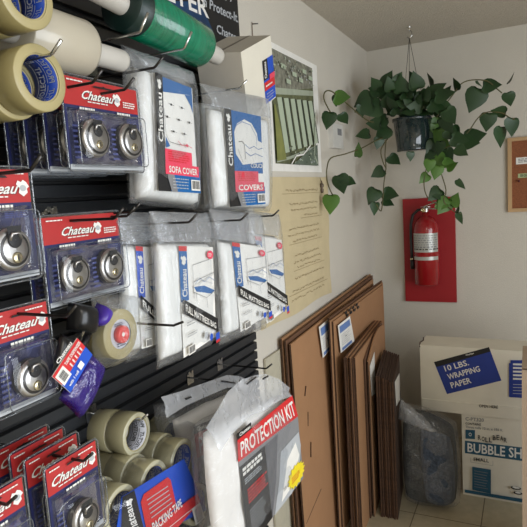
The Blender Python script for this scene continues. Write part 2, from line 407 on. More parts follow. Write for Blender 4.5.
# ------------------------------------------------------------------ padlock blister packs
def make_pack(w, h, n, name):
    """local frame: x out of the wall, y to the right, z up; origin at bottom centre of the card"""
    t = thing(name, '', 'padlock pack', (0,0,0))
    m = MB(); m.box((-.0008, -w/2+.004, .004), (.0008, w/2-.004, h-.004), M_navy)
    L = Lab(m, [(0,-w/2+.004,.004), (0,w/2-.004,.004), (0,w/2-.004,h-.004), (0,-w/2+.004,h-.004)], (1,0,0), .0008)
    hz = .70
    L.rect(0, hz, 1, 1, M_pred); L.rect(0, 0, 1, .055, M_lgrey)
    s = 1 if n == 1 else .58
    u0 = .08 if n == 1 else .22
    L.text('Chateau', u0+.01, .775, u0+.72*s+.01, .875, M_black, shear=.12)
    L.text('Chateau', u0, .78, u0+.72*s, .88, M_white, shear=.12)
    L.crest(u0+.80*s, .83, .10*s, .07, M_white); L.disc(u0+.80*s, .83, .05*s, .03, M_lgrey, 12)
    L.lines(u0+.1*s, .745, u0+.68*s, .765, 1, M_white, .6, 3)
    L.lines(.04, .955, .25, .972, 1, M_white, .8, 5)
    if n == 1: L.lines(.6, .955, .92, .972, 1, M_white, .8, 6)
    else: L.lines(.76, .75, .97, .83, 3, M_white, .5, 7)
    L.poly([(.35,.925),(.65,.925),(.62,.945),(.52,.945),(.5,.96),(.48,.945),(.38,.945)], M_black)
    cs = [.52] if n == 1 else [.27, .76]
    for c in cs:
        L.lines(c-.22/n, .655, c+.22/n, .685, 1, M_white, .8, 9)
        L.lines(c+.02, .56, c+.42/n if c+.42/n < .97 else .97, .63, 4, M_navy_l, .5, 11)
        L.lines(c-.45/n if c > .46/n else .02, .10, c-.28/n, .5, 7, M_navy_l, .4, 13)
    m.build('printed_card', t, world=False)
    z0 = (.35 if n == 1 else .40)*h
    R = .0285 if n == 1 else .0325
    for c in cs:
        yc = -w/2+.004+c*(w-.008); zc = z0-.008
        m = MB(); m.lathe([(.002, .001), (.002, R-.001), (.005, R), (.013, R), (.017, R-.002), (.0185, R-.006), (.0175, R-.008), (.0195, R-.010), (.0205, R-.018), (.021, .0005)], (.001, yc, zc), (1,0,0), M_chrome, 36,
                          ms=[M_dsteel, M_dsteel, M_dsteel, M_chrome, M_chrome, M_dsteel, M_dsteel, M_chrome, M_chrome])
        pk = m.build('padlock', t, world=False)
        m = MB(); m.lathe([(0, .0005), (0, .010), (.0022, .0105), (.003, .009), (.003, .0005)], (.0205, yc-.001, zc+.012), (1,0,0), M_black, 20)
        m.add([(.0222, yc-.012, zc+.030), (.0222, yc+.011, zc+.030), (.0222, yc+.008, zc+.014), (.0222, yc-.009, zc+.014)], [(0,1,2,3)], M_black)
        m.tube([(.023, yc-.009+.0, zc+.012), (.0245, yc-.006, zc+.020), (.0245, yc+.004, zc+.021), (.0235, yc+.008, zc+.013)], .0022, M_chrome, 8)
        sh = m.build('shackle', pk, world=False)
        m = MB(); m.lathe([(0, .0075), (.0025, .0075), (.0035, .006), (.0035, .0005)], (.0205, yc, zc-.011), (1,0,0), M_brass, 20)
        m.box((.0236, yc-.001, zc-.015), (.0243, yc+.001, zc-.007), M_dsteel); m.build('keyhole', pk, world=False)
    m = MB()
    m.pillow([(.0015,-w/2+.008,.008), (.0015,w/2-.008,.008), (.0015,w/2-.008,h*.66), (.0015,-w/2+.008,h*.66)], (1,0,0), .025, T_blis, 12, 8, back=0)
    for x, e in ((.002, .0), (.021, .010)):
        zt = h if e == 0 else h*.66-.006
        r = .008; q = []
        for (yc, zc, a0) in ((w/2-e-r, zt-r, 0), (-w/2+e+r, zt-r, 1), (-w/2+e+r, e+r, 2), (w/2-e-r, e+r, 3)):
            for k in range(4): a = a0*PI/2+k*PI/6; q.append((x, yc+r*math.cos(a), zc+r*math.sin(a)))
        m.tube(q+[q[0]], .0013 if e == 0 else .0009, T_rim, 6, False)
    m.box((-.002, -w/2, 0), (-.0014, w/2, h), T_blis)
    m.build('blister_shell', t, world=False)
    return t
PH = .152; SW = .112; DW = .195
single = make_pack(SW, PH, 1, 'padlock_blister_pack'); double = make_pack(DW, PH+.006, 2, 'double_padlock_blister_pack')
DH = PH+.006
def put(proto, px, py, x, w, h, label, group=None, first=[], corner='tr'):
    p = PX(px, py, x)
    loc = Vector((x, p.y-w/2 if corner == 'tr' else p.y+w/2, p.z-h))
    if proto.name not in first: first.append(proto.name); proto.location = loc; proto['label'] = label; (group and proto.__setitem__('group', group)); return proto
    return dup(proto, loc, label, group)
G = 'packaged disc padlocks on the hooks'
# upper pair row
a = put(double, 136.5, 89, -.675, DW, DH, 'two-padlock blister pack hanging in the upper row, below the white film roll', G); A1 = a.location.copy()
for k in (1, 2, 3): dup(double, A1+Vector((-.046*k, 0, 0)), 'two-padlock blister pack behind the front one of the upper row', 'padlock pairs queued behind the upper front pack')
b = put(double, 118, 210, -.72, DW, DH, 'two-padlock blister pack hanging in the middle row, red header with a glare patch', G); B1 = b.location.copy()
dup(double, B1+Vector((-.036, 0, 0)), 'two-padlock blister pack just behind the middle-row front pack', G)
c = put(single, 29, 167, -.615, SW, PH, 'single-padlock blister pack cut by the left picture edge, middle row', G); C1 = c.location.copy()
d = put(single, 47, 298, -.665, SW, PH, 'single-padlock blister pack hanging left of the purple tape gun pack', G); D1 = d.location.copy()
fr = []
for k, (px, py, x) in enumerate(((96, 437, -.645), (77, 430, -.686), (63, 425, -.716), (47.5, 423, -.753))):
    lb = ('front single-padlock pack of the lowest stack, its padlock showing', 'second single-padlock pack of the lowest stack, behind the front one', 'third single-padlock pack from the front in the lowest stack', 'rearmost single-padlock pack in the lowest stack')[k]
    fr.append(put(single, px, py, x, SW, PH, lb, G).location.copy())
e = put(single, 23, 473, -.663, SW, PH, 'single-padlock pack in the bottom left corner of the picture', G); E1 = e.location.copy()
q = PX(102,70,-.60); hook(q.y, q.z-.016, -.60, 'wire hook through the upper padlock pair pack, left of its two hooks')
q = PX(134,78,-.60); hook(q.y, q.z-.016, -.60, 'wire hook through the upper padlock pair pack, right of its two hooks')
hook(B1.y-.03, B1.z+DH-.012, -.60, 'long wire hook across the red header of the middle padlock pair pack')
hook(B1.y+.075, B1.z+DH-.012, -.66, 'wire hook at the right end of the middle padlock pair pack')
hook(C1.y, C1.z+PH-.01, -.53, 'wire hook of the padlock pack at the left picture edge')
hook(D1.y, D1.z+PH-.012, -.55, 'wire hook holding the single padlock pack beside the purple pouch')
hook(fr[0].y, fr[0].z+PH-.011, -.60, 'wire hook carrying the lowest stack of padlock packs')
hook(E1.y, E1.z+PH-.011, -.61, 'wire hook of the padlock pack in the bottom left corner')

# ------------------------------------------------------------------ tape rolls
def roll_mesh(mb, x1, y, z, R, r, wd, mt, me, mc):
    prof = [(0, r), (0, R-.001), (-.001, R), (-wd+.001, R), (-wd, R-.001), (-wd, r)]
    mb.lathe(prof, (x1, y, z), (1,0,0), mt, 44, ms=[me, mt, mt, mt, me])
def core_mesh(mb, x1, y, z, r, wd, mc, txt=None, tm=None, rows=2):
    mb.lathe([(-.001, r), (-.001, r-.0025), (-wd+.001, r-.0025), (-wd+.001, r)], (x1, y, z), (1,0,0), mc, 44, ms=[M_tape_e, mc, mc])
    if txt:
        vs, fs, asp = text_geo(txt); rr = r-.003
        for row in range(rows):
            hh = wd/(rows+.6); h0 = -hh*(row+1)-.002; rep = 3
            for q in range(rep):
                a0 = q*2*PI/rep + row*1.1
                out = []
                for u, v in vs:
                    a = a0 + u*2*PI/rep*.86; xx = h0+hh*.2+v*hh*.6
                    out.append((x1+xx, y+rr*math.cos(a), z+rr*math.sin(a)))
                mb.add(out, fs, tm)
                if row == 0 or True:
                    mb.add([(x1+h0, y+rr*math.cos(a0+k*.2), z+rr*math.sin(a0+k*.2)) for k in range(11)]+[(x1+h0+.0012, y+rr*math.cos(a0+k*.2), z+rr*math.sin(a0+k*.2)) for k in range(11)], [(k, k+1, 12+k, 11+k) for k in range(10)], tm)
def tape(px, py, x, R, r, wd, label, kind='buff', group='tape rolls on the hooks'):
    p = PX(px, py, x)
    t = thing('tape_roll', label, 'tape roll', (x-wd/2, p.y, p.z-R), group)
    mt, me, mc = (M_tape, M_tape_e, M_core) if kind == 'buff' else (M_ctape, M_ctape_e, M_corew)
    m = MB(); roll_mesh(m, x, p.y, p.z, R, r, wd, mt, me, mc); m.build('tape', t)
    m = MB(); core_mesh(m, x, p.y, p.z, r, wd, mc, 'PROTECT-IT', M_lgrey if kind == 'buff' else M_black); m.build('core', t)
    return p
p = tape(41, 78, -.62, .0465, .034, .048, 'buff tape roll with blue printed core, upper left, front of its hook')
tl = p
for k in (1,):
    t = copy_tree([o for o in C.objects if o.name == 'tape_roll'][0]); t.location.x -= .05; t.location.z -= .006; t.location.y -= .004; t['label'] = 'buff tape roll behind the front one at the upper left'
hook(p.y, p.z+.034-.006, -.575, 'bright wire hook through the blue core of the upper left tape roll', mt=M_steel)
p = tape(27, -6, -.62, .0465, .034, .048, 'buff tape roll cut by the top picture edge, above the white film roll')
t = copy_tree([o for o in C.objects if o.name == 'tape_roll.001' or o.name == 'tape_roll.002'][-1]); t.location = (-.694, p.y, p.z-.0465); t['label'] = 'buff tape roll behind the one at the top picture edge'
hook(p.y, p.z+.034-.006, -.58, 'wire hook at the top left, just under the picture edge')
p = tape(137, 434, -.755, .0455, .036, .048, 'clear tape roll with white printed core, front one on its hook, lower row', 'clear')
n0 = len(C.objects)
t = thing('tape_roll', 'clear tape roll pressed behind the front one in the lower row', 'tape roll', (-.83, p.y-.001, p.z-.0455), 'tape rolls on the hooks')
m = MB(); roll_mesh(m, -.805, p.y-.001, p.z-.001, .0455, .036, .048, M_ctape, M_ctape_e, M_corew); m.build('tape', t)
m = MB(); core_mesh(m, -.805, p.y-.001, p.z-.001, .036, .048, M_corew); m.build('core', t)
hook(p.y+.004, p.z+.036-.006, -.725, 'short wire hook holding the two clear tape rolls', mt=M_steel)

# ------------------------------------------------------------------ stretch film rolls
p0 = PX(20, 41, -.70)
t = thing('stretch_film_roll', 'white stretch film roll with slim core handle lying on hooks, upper left', 'film roll', (-.70, .70, 1.822))
zc = 1.869
m = MB(); m.lathe([(0,.02), (0,.047), (.002,.049), (.136,.049), (.143,.046), (.146,.036), (.146,.02)], (-.70, .622, zc), (0,1,0), M_wfilm, 44); m.build('film', t)
m = MB(); m.lathe([(0,.012), (0,.0195), (.262,.0205), (.269,.019), (.270,.0005)], (-.70, .604, zc), (0,1,0), M_tube, 32)
m.lathe([(.0,.012),(.05,.011),(.05,.0005)], (-.70,.6041,zc), (0,1,0), M_hole, 24); m.build('core_handle', t)
t = thing('stretch_film_roll', 'green stretch film roll on a white core lying across two hooks at the top', 'film roll', (-.70, 1.0, 1.91))
zc = 1.963
m = MB(); m.lathe([(0,.02), (0,.049), (.002,.050), (.04,.050), (.04,.0505), (.27,.0485), (.275,.046), (.276,.02)], (-.70, .885, zc+.014), (0,1,-.08), M_green, 48,
                  ms=[M_dgreen, M_dgreen, M_dgreen, M_green, M_green, M_green, M_green]); m.build('film', t)
m = MB(); m.lathe([(0,.014), (0,.021), (.455,.021), (.460,.020), (.461,.0005)], (-.70, .785, zc+.022), (0,1,-.08), M_tube, 32); m.build('core_handle', t)
h = PX(147, 27, -.62); hook(h.y, 1.906, -.615, 'bright wire hook under the left half of the green film roll', mt=M_steel, rise=.03, tip=.02)
h = PX(191, 50, -.62); hook(h.y, 1.906, -.615, 'bright wire hook under the right half of the green film roll', mt=M_steel, rise=.03, tip=.02)

# ------------------------------------------------------------------ bagged covers and mattress bags
def quadX(pts, x): return [PX(a, b, x) for a, b in pts]
def shift(c, dx=0, dy=0, dz=0): return [Vector(q)+Vector((dx,dy,dz)) for q in c]
def grow(c, l, r, bt, tp): return [c[0]+Vector((0,-l,-bt)), c[1]+Vector((0,r,-bt)), c[2]+Vector((0,r,tp)), c[3]+Vector((0,-l,tp))]
def art_cover(L, kind):
    L.rect(0,0,1,1, M_paper)
    if kind == 1:
        L.poly([(.12,.86),(.98,.93),(.98,1),(.12,1)], M_blue); L.poly([(.78,.91),(.98,.93),(.98,.76),(.92,.83)], M_blue)
        for u, v in ((.42,.78),(.68,.78),(.3,.66),(.58,.66),(.84,.66),(.42,.54),(.68,.54)):
            L.disc(u, v, .025, .01, M_black, 8); L.line((u-.07,v+.004),(u+.07,v-.004), .0006, M_black)
        L.path([(.2,.72),(.22,.5),(.3,.44),(.5,.43),(.6,.435)], .0009, M_black); L.path([(.5,.46),(.58,.43),(.75,.44),(.85,.42)], .0014, M_pink)
        L.disc(.72,.435,.06,.018,M_pink,8,.4); L.poly([(.2,.48),(.3,.40),(.2,.38)], M_blue)
    else:
        L.rect(.17,.35,1,1, M_blue)
        L.poly([(.25,.55),(.24,.78),(.32,.87),(.52,.93),(.72,.9),(.86,.8),(.88,.72),(1,.7),(1,.48),(.42,.44)], M_white)
        L.path([(.27,.84),(.45,.9),(.68,.88),(.84,.76),(.84,.66)], .0016, M_blue)
        L.path([(.5,.66),(.62,.62),(.75,.65),(.88,.62),(1,.64)], .0016, M_blue); L.path([(.5,.58),(.64,.54),(.78,.57),(1,.54)], .0016, M_blue)
        L.path([(.33,.68),(.42,.69),(.48,.66),(.49,.5)], .0016, M_black); L.path([(.3,.6),(.42,.46)], .001, M_black)
        L.text('COUCH', .62,.41,1,.46, M_white)
    L.poly([(.0,.32),(.2,.32),(.4,0),(0,0)], M_black); L.rect(.0,.3,.17,1, M_black)
    L.text('Chateau', .03,.42,.14,.84, M_white, up=True); L.crest(.085,.91,.05,.04, M_white)
    L.rect(.27,0,1,.20, M_blue); L.poly([(.2,.32),(.27,.32),(.42,0),(.28,0),(.2,.12)], M_grey)
    L.rect(.15,.15,.97,.25, M_pink); L.rect(.15,.25,.80,.37, M_pink)
    L.lines(.22,.26,.76,.36,5, M_red, .5, 21); L.text('SOFA COVER' if kind == 1 else 'COVERS', .22,.165,.92,.225, M_white)
    L.lines(.3,.02,.68,.13,4, M_lgrey, .3, 22); L.barcode(.74,.02,.97,.12)
def art_matt(L, badge=True, band='FULL MATTRESS BAG'):
    L.rect(0,0,1,1, M_paper)
    L.rect(0,.50,.22,1, M_rblue if band == 'FULL' else M_blue); L.rect(0,.955,.22,1, M_red)
    L.text('Chateau', .04,.54,.18,.79, M_white, up=True); L.crest(.11,.87,.08,.04, M_white)
    L.poly([(.34,.62),(.98,.70),(.98,.58),(.62,.50),(.34,.55)], M_paper); L.poly([(.36,.61),(.66,.60),(.98,.52),(.9,.49),(.42,.56)], M_blue)
    for a, b in (((.34,.82),(.98,.88)),((.34,.82),(.34,.50)),((.98,.88),(.98,.45)),((.34,.66),(.98,.72)),((.34,.56),(.7,.47)),((.7,.47),(.98,.52)),((.70,.47),(.72,.36)),((.38,.56),(.40,.46))): L.line(a, b, .0011, M_grey)
    L.path([(.36,.64),(.5,.69),(.64,.64),(.8,.68),(.96,.63)], .0009, M_blue); L.path([(.4,.6),(.6,.66),(.9,.6)], .0008, M_lgrey)
    if badge: L.disc(.84,.915,.10,.045, M_pink, 18); L.lines(.78,.895,.9,.935,3, M_paper, .4)
    L.poly([(0,.53),(0,.40),(1,.05),(1,.20)], M_black)
    L.text(band, 0,0,1,1, M_white, corners=[(.05,.415),(.93,.10),(.93,.165),(.05,.485)] if len(band) > 5 else [(.05,.415),(.42,.285),(.42,.345),(.05,.485)])
    L.lines(.06,.27,.30,.32,2, M_grey, .3, 31); L.lines(.06,.17,.42,.21,2, M_grey, .3, 32)
    L.barcode(.06,.01,.26,.09); L.disc(.58,.10,.055,.035, M_lgrey, 10); L.disc(.74,.05,.05,.04, M_rblue, 10); L.rect(.88,-.03,1,.055, M_rblue); L.rect(.88,-.05,1,-.02, M_red)
def bag_thing(name, label, cat, x, body, ins, bag, art, group, thick=.03, seed=1, **kw):
    """body, ins, bag: pixel quads (bl, br, tr, tl) on the plane x"""
    thick *= .6; B = shift(quadX(body, x), -thick); I = quadX(ins, x+.001); Q = shift(quadX(bag, x), -thick*.8)
    c = center(Q); zb = min(q.z for q in Q)
    t = thing(name, label, cat, (x-thick, c.y, zb), group)
    m = MB(); m.pillow(B, (1,0,0), thick, M_film, 26, 16, wrinkle=.0016, wf=40, seed=seed, back=.25, edge=.5); m.build('folded_plastic', t)
    m = MB(); L = Lab(m, I, (1,0,0), .0015); art(L, **kw); m.build('printed_insert', t)
    m = MB(); m.pillow(Q, (1,0,0), thick*1.12+.003, T_bag, 30, 5, wrinkle=.005, wf=26, seed=seed+3, back=.3, edge=.5)
    vs = []; n1, n2 = 16, 6; T0, T1 = Q[3], Q[2]; B0, B1 = B[3]+Vector((thick*.9,0,0)), B[2]+Vector((thick*.9,0,0))
    for j in range(n2+1):
        for i in range(n1+1):
            u, v = i/n1, j/n2; q = (B0*(1-u)+B1*u)*(1-v)+(T0*(1-u)+T1*u)*v
            w_ = noise.noise(Vector((u*14+seed, v*1.5, seed)))*.007; vs.append(q+Vector((w_+.004*math.sin(PI*v), 0, 0)))
    m.add(vs, [(j*(n1+1)+i, j*(n1+1)+i+1, (j+1)*(n1+1)+i+1, (j+1)*(n1+1)+i) for j in range(n2) for i in range(n1)], T_top, True)
    m.build('clear_bag', t)
    return t
GC = 'bagged furniture covers on the upper hooks'; GM = 'bagged mattress bags on the middle hooks'
bag_thing('sofa_cover_pack', 'bagged white sofa cover with tufted-sofa insert, under the green film roll', 'cover pack', -.675,
    [(147,198),(203,206),(195,84),(143,64)], [(155,191),(196.7,193.5),(191.4,88.5),(151,72.6)], [(140,203),(205,210),(201,70),(131,42)], art_cover, GC, .05, 2, kind=1)
bag_thing('sofa_cover_pack', 'bagged white cover behind the tufted-sofa one, its left edge showing', 'cover pack', -.755,
    [(137,196),(190,206),(186,84),(133,64)], [(150,191),(188,193.5),(183,100),(146,82)], [(133,203),(196,208),(190,70),(127,48)], art_cover, GC, .03, 5, kind=1)
bag_thing('armchair_cover_pack', 'bagged white cover with armchair drawing on blue, below the white carton', 'cover pack', -.665,
    [(221,208),(273,208),(271,118),(214,106)], [(228.4,207),(263.5,204),(260,116.5),(222,108.3)], [(216,212),(276,211),(274,98),(207,82)], art_cover, GC, .04, 8, kind=2)
for k, (dx, s_) in enumerate(((9, 0), (17, 0))):
    bag_thing('armchair_cover_pack', ('bagged cover directly behind the armchair-drawing one, edge visible', 'rearmost bagged cover behind the armchair-drawing one')[k], 'cover pack', -.735-.045*k,
        [(218-dx,208),(262-dx,209),(260-dx,112),(213-dx,102)], [(228-dx,204),(255-dx,202),(252-dx,120),(222-dx,112)], [(214-dx,212),(264-dx,212),(262-dx,112),(210-dx,104)], art_cover, GC, .024, 11+k, kind=2)
bag_thing('mattress_bag_pack', 'bagged full mattress bag, front pack with pink badge, second from left', 'mattress bag', -.665,
    [(166,362),(216,340),(212,242),(161,242)], [(183,358),(215.5,336),(212,247),(177.5,246)], [(163,371),(218,346),(213,213),(155,211)], art_matt, GM, .032, 21)
bag_thing('mattress_bag_pack', 'bagged mattress bag at the left, partly behind the pink-badge pack', 'mattress bag', -.71,
    [(131,354),(172,342),(168,245),(124,244)], [(141,349),(169,340),(166,249),(134.5,246)], [(131,364),(178,350),(175,213),(118,211)], art_matt, GM, .032, 24, band='FULL', badge=False)
bag_thing('mattress_bag_pack', 'bagged mattress bag with blue edge strip, third from left', 'mattress bag', -.66,
    [(229,336),(269,320),(262,244),(223,240)], [(240,332),(268.5,314),(264,248),(231,242)], [(224,346),(271,328),(266,214),(214,209)], art_matt, GM, .03, 27)
bag_thing('mattress_bag_pack', 'folded mattress bag just behind the blue-edged one, its plain side showing', 'mattress bag', -.70,
    [(218,330),(250,322),(246,240),(212,238)], [(228,326),(248,318),(244,250),(222,244)], [(215,342),(252,332),(250,214),(209,212)], art_matt, GM, .03, 29)
bag_thing('mattress_bag_pack', 'bagged mattress bag farthest right, beside the kraft paper', 'mattress bag', -.71,
    [(262,322),(286,308),(279,236),(252,232)], [(266,324),(286,309),(281,240),(254,236)], [(258,332),(288,312),(283,214),(250,210)], art_matt, GM, .03, 31, band='FULL MATTRESS BAG')
def hook_px(px, py, x, label, **k):
    p = PX(px, py, x); return hook(p.y, p.z-.016, x, label, **k)
hook_px(197, 214, -.60, 'wire hook above the pink-badge mattress bag')
hook_px(140, 203, -.655, 'wire hook above the leftmost mattress bag')
hook_px(248, 213, -.60, 'wire hook above the blue-edged mattress bag')
hook_px(279, 210, -.66, 'wire hook above the mattress bag farthest right')
hook_px(163, 57, -.62, 'wire hook of the sofa cover pack, just below the green roll')
hook_px(247, 80, -.62, 'bright wire hook of the armchair cover pack', mt=M_steel)

# ------------------------------------------------------------------ white carton resting on the hooks
V, Cc, Bb, Aa = Vector((-.678,1.329,1.972)), Vector((-.676,1.522,2.057)), Vector((-.811,1.515,2.075)), Vector((-.812,1.322,1.99))
dn = Vector((-.027,.072,-.163))
t = thing('storage_carton', 'white carton tilted against the sign above the armchair cover', 'carton', (-.745, 1.42, 1.83))
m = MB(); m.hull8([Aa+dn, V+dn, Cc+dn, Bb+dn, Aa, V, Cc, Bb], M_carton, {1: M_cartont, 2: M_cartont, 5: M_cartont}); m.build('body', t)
m = MB(); e1, e2, e3 = (Cc-V).normalized(), (V-Aa).normalized(), (Cc-V).cross(V-Aa).normalized()
if e3.z < 0: e3 = -e3
m.hull8([Aa+(V-Aa)*.47+e3*.0003, Aa+(V-Aa)*.53+e3*.0003, Bb+(Cc-Bb)*.53+e3*.0003, Bb+(Cc-Bb)*.47+e3*.0003]+[q+e3*.0009 for q in (Aa+(V-Aa)*.47, Aa+(V-Aa)*.53, Bb+(Cc-Bb)*.53, Bb+(Cc-Bb)*.47)], mat('packing_strip', (128, 120, 108), .5)); m.build('sealing_tape', t)
m = MB(); fo = dn.cross(Cc-V).normalized(); fo = -fo if fo.x < 0 else fo
def cf(u, v): return V+(Cc-V)*u+dn*(1-v)
L = Lab(m, [cf(.62,0.02), cf(1,.02), cf(1,.70), cf(.62,.70)], fo, .0006)
L.rect(0,0,1,1, M_rblue); L.rect(0,.55,.45,1, M_black); L.rect(.0,.3,1,.5, M_red); L.text('Chateau', .08,.58,.3,.95, M_white, up=True); L.lines(.1,.38,.9,.42,1,M_white,.8); L.lines(.1,.05,.9,.25,3,M_lgrey,.3); L.rect(.5,.5,1,.62,M_pink)
m.build('printed_label', t)

# ------------------------------------------------------------------ tape dispenser and purple pouch
x = -.70
p = PX(121, 334, x)
t = thing('tape_dispenser', 'clear tape roll with red hub on a purple-tipped black dispenser, bagged', 'tape dispenser', (x, p.y, p.z-.045))
m = MB(); roll_mesh(m, x, p.y, p.z, .048, .0285, .045, M_tape, M_tape_e, M_corew); rl = m.build('tape', t)
m = MB(); m.lathe([(.0,.0285), (.0,.014), (-.01,.013), (-.04,.013)], (x-.002, p.y, p.z), (1,0,0), M_corew, 36)
L = Lab(m, [(x-.001, p.y-.026, p.z-.026), (x-.001, p.y+.026, p.z-.026), (x-.001, p.y+.026, p.z+.026), (x-.001, p.y-.026, p.z+.026)], (1,0,0), .0005)
L.lines(.25,.04,.75,.2,2,M_navy,.4); L.lines(.2,.82,.8,.94,2,M_navy,.4); m.build('core', t)
m = MB(); m.lathe([(0,.0005), (.006,.004), (.009,.012), (.007,.0165), (-.004,.0175), (-.006,.012)], (x+.001, p.y-.001, p.z), (1,0,0), M_hubred, 24, ms=[M_white, M_hubred, M_hubred, M_hubred, M_hubred]); m.build('hub', t, label='red hub')
q = PX(97, 314, x+.01); r_ = PX(76, 318, x)
m = MB()
m.pillow([PX(66,330,x), PX(90,335,x), PX(92,306,x), PX(68,302,x)], (1,0,0), .03, M_blk_pl, 10, 4)
m.tube([PX(88,330,x-.01), PX(83,344,x-.01), PX(72,350,x-.012), PX(62,365,x-.012), PX(60,382,x-.012), PX(72,400,x-.012), PX(86,405,x-.012)], .009, M_blk_pl, 10)
m.tube([PX(80,340,x+.0), PX(84,330,x+.01), PX(88,320,x+.015)], .003, M_steel, 6)
m.build('dispenser_frame', t)
m = MB(); m.pillow([PX(88,324,x+.004), PX(97,328,x+.004), PX(108,310,x+.004), PX(97,302,x+.004)], (1,0,0), .028, M_purple, 10, 3); m.build('blade_guard', t, label='purple blade guard')
m = MB(); m.pillow(quadX([(96,372),(128,352),(136,296),(92,292)], x-.004), (1,0,0), .055, T_bag, 20, 4, wrinkle=.008, wf=26, back=.3, edge=.5, seed=41); m.build('clear_bag', t)
x = -.63
t = thing('purple_pouch', 'purple plastic pouch with slanted red and blue barcode label, hanging', 'pouch', (x, PX(80,400,x).y, PX(80,418,x).z))
m = MB(); m.pillow(quadX([(58,398),(80,419),(104,366),(86,350)], x-.012), (1,0,0), .022, T_purple, 16, 3, wrinkle=.004, wf=30, edge=.6, seed=43)
m.pillow(quadX([(64,396),(78,414),(98,370),(84,356)], x-.014), (1,0,0), .012, M_purple, 12, 3, wrinkle=.003, wf=30, edge=.6, seed=44); m.build('pouch', t)
lc = quadX([(52,376.5),(70,392.5),(92,354.5),(77,338)], x+.006)
m = MB(); L = Lab(m, lc, (1,0,0), .0005)
for i in range(4):
    pass
m.add([q-Vector((.001,0,0)) for q in lc]+list(lc), [(3,2,1,0),(4,5,6,7),(0,1,5,4),(1,2,6,5),(2,3,7,6),(3,0,4,7)], M_paper)
L.rect(0,0,.52,1, M_red); L.rect(.52,0,1,1, M_rblue); L.rect(.1,.02,.62,.32, M_white); L.barcode(.14,.04,.56,.28)
L.text('TAPE DISPENSER', .08,.36,.22,.97, M_white, up=True); L.lines(.28,.4,.5,.92,5,M_white,.35); L.rect(.62,.52,.86,.68,M_white); L.text('with 1 roll', .7,.08,.82,.46,M_white,up=True)
m.build('printed_label', t)
m = MB(); m.pillow(quadX([(52,370),(62,366),(76,341),(60,333)], x-.004), (1,0,0), .010, M_blk_pl, 8, 3); L = Lab(m, quadX([(54,363),(60,367),(76,345),(69,339)], x+.0065), (1,0,0)); L.text('Chateau',.0,.3,1,.7, M_white, corners=[(0,.1),(0.1,.9),(.9,.9),(.8,.1)][::1]) if False else L.text('Chateau', .1,.05,.6,.95, M_white, up=True); m.build('black_handle', t, label='black handle')
h = PX(183, 322, -.60)
hook(h.y, h.z-.008, -.60, 'long dark wire hook sticking out past the red-hubbed tape', rise=.008)

# ------------------------------------------------------------------ shrink-wrapped tape multipack
t = thing('tape_multipack', 'shrink-wrapped stack of clear tape rolls with a blue and red card', 'tape pack', (-.76, .9, .88))
R = .0465
spots = []
for lay in range(3):
    for cix in range(3):
        for row in range(2):
            if (cix, row) == (2, 1): continue
            spots.append((-.70-.0495*lay, (.750, .852, .957)[cix], 1.024-.0945*row+(.006 if lay == 1 else 0)))
    if lay < 2: spots.append((-.70-.0495*lay, 1.0, .893))
spots.append((-.80, 1.055, 1.022))
m = MB(); roll_mesh(m, 0, 0, 0, R, .0365, .047, M_ctape, M_ctape_e, M_core); core_mesh(m, 0, 0, 0, .0365, .047, M_core, 'PACKING TAPE', M_lgrey)
proto = None
for sp in spots:
    if proto is None: proto = m.build('tape_roll', t, world=False); o = proto
    else: o = proto.copy(); C.objects.link(o); o.parent = t
    o.location = Vector(sp)-t.location
cq = quadX([(108,545),(206,512),(183,459),(118,498)], -.684)
cq = quadX([(112,556),(207,510),(184,459),(122,497)], -.688)
m = MB(); m.add([q-Vector((.0012,0,0)) for q in cq]+list(cq), [(3,2,1,0),(4,5,6,7),(0,1,5,4),(1,2,6,5),(2,3,7,6),(3,0,4,7)], M_rblue)
L = Lab(m, cq, (1,0,0), .0006)
def cu(px, py):
    """card coordinates of a pixel on the card plane"""
    p = PX(px, py, -.688); u = v = .5
    for _ in range(20):
        e = p-(cq[0]*(1-u)*(1-v)+cq[1]*u*(1-v)+cq[2]*u*v+cq[3]*(1-u)*v)
        du = (cq[1]-cq[0])*(1-v)+(cq[2]-cq[3])*v; dv = (cq[3]-cq[0])*(1-u)+(cq[2]-cq[1])*u
        det = du.y*dv.z-du.z*dv.y; u += (e.y*dv.z-e.z*dv.y)/det; v += (du.y*e.z-du.z*e.y)/det
    return (u, v)
L.poly([cu(122,497), cu(134,490), cu(146,538), cu(120,552)], M_black)
L.text('Chateau', 0,0,1,1, M_white, corners=[cu(141,534), cu(131,503), cu(124,506), cu(131,538)][::1])
L.crest(*cu(128.5,502), .05,.05, M_white)
L.poly([cu(140,502), cu(146,531), cu(176,507), cu(170,480), cu(167,477), cu(143,494)], M_red)
for i in range(5): 
    f_ = i/5; a = (146+3*f_*1.6, 500+22*f_); b = (167+3*f_*1.6, 486+20*f_); L.line(cu(*a), cu(*b), .0022, M_lgrey)
L.poly([cu(150,528), cu(196,493), cu(199,501), cu(165,540)], M_red)
L.text('PACKING TAPE', 0,0,1,1, M_white, corners=[cu(152,532), cu(181,506), cu(179,498), cu(150,523)])
L.line(cu(160,533), cu(196,504), .0015, M_white); L.barcode(*[0]*0, **{}) if False else None
bq = [cu(194,525), cu(203,517), cu(198,502), cu(190,509)]
L.poly(bq, M_white)
for i in range(7):
    a = .12+i*.12; l0 = (bq[0][0]*(1-.1)+bq[3][0]*.1, 0)
    def bp(u, v): return (bq[0][0]*(1-u)*(1-v)+bq[1][0]*u*(1-v)+bq[2][0]*u*v+bq[3][0]*(1-u)*v, bq[0][1]*(1-u)*(1-v)+bq[1][1]*u*(1-v)+bq[2][1]*u*v+bq[3][1]*(1-u)*v)
    L.line(bp(.15, a), bp(.85, a), .0012 if i % 2 else .002, M_black)
m.build('card_label', t)
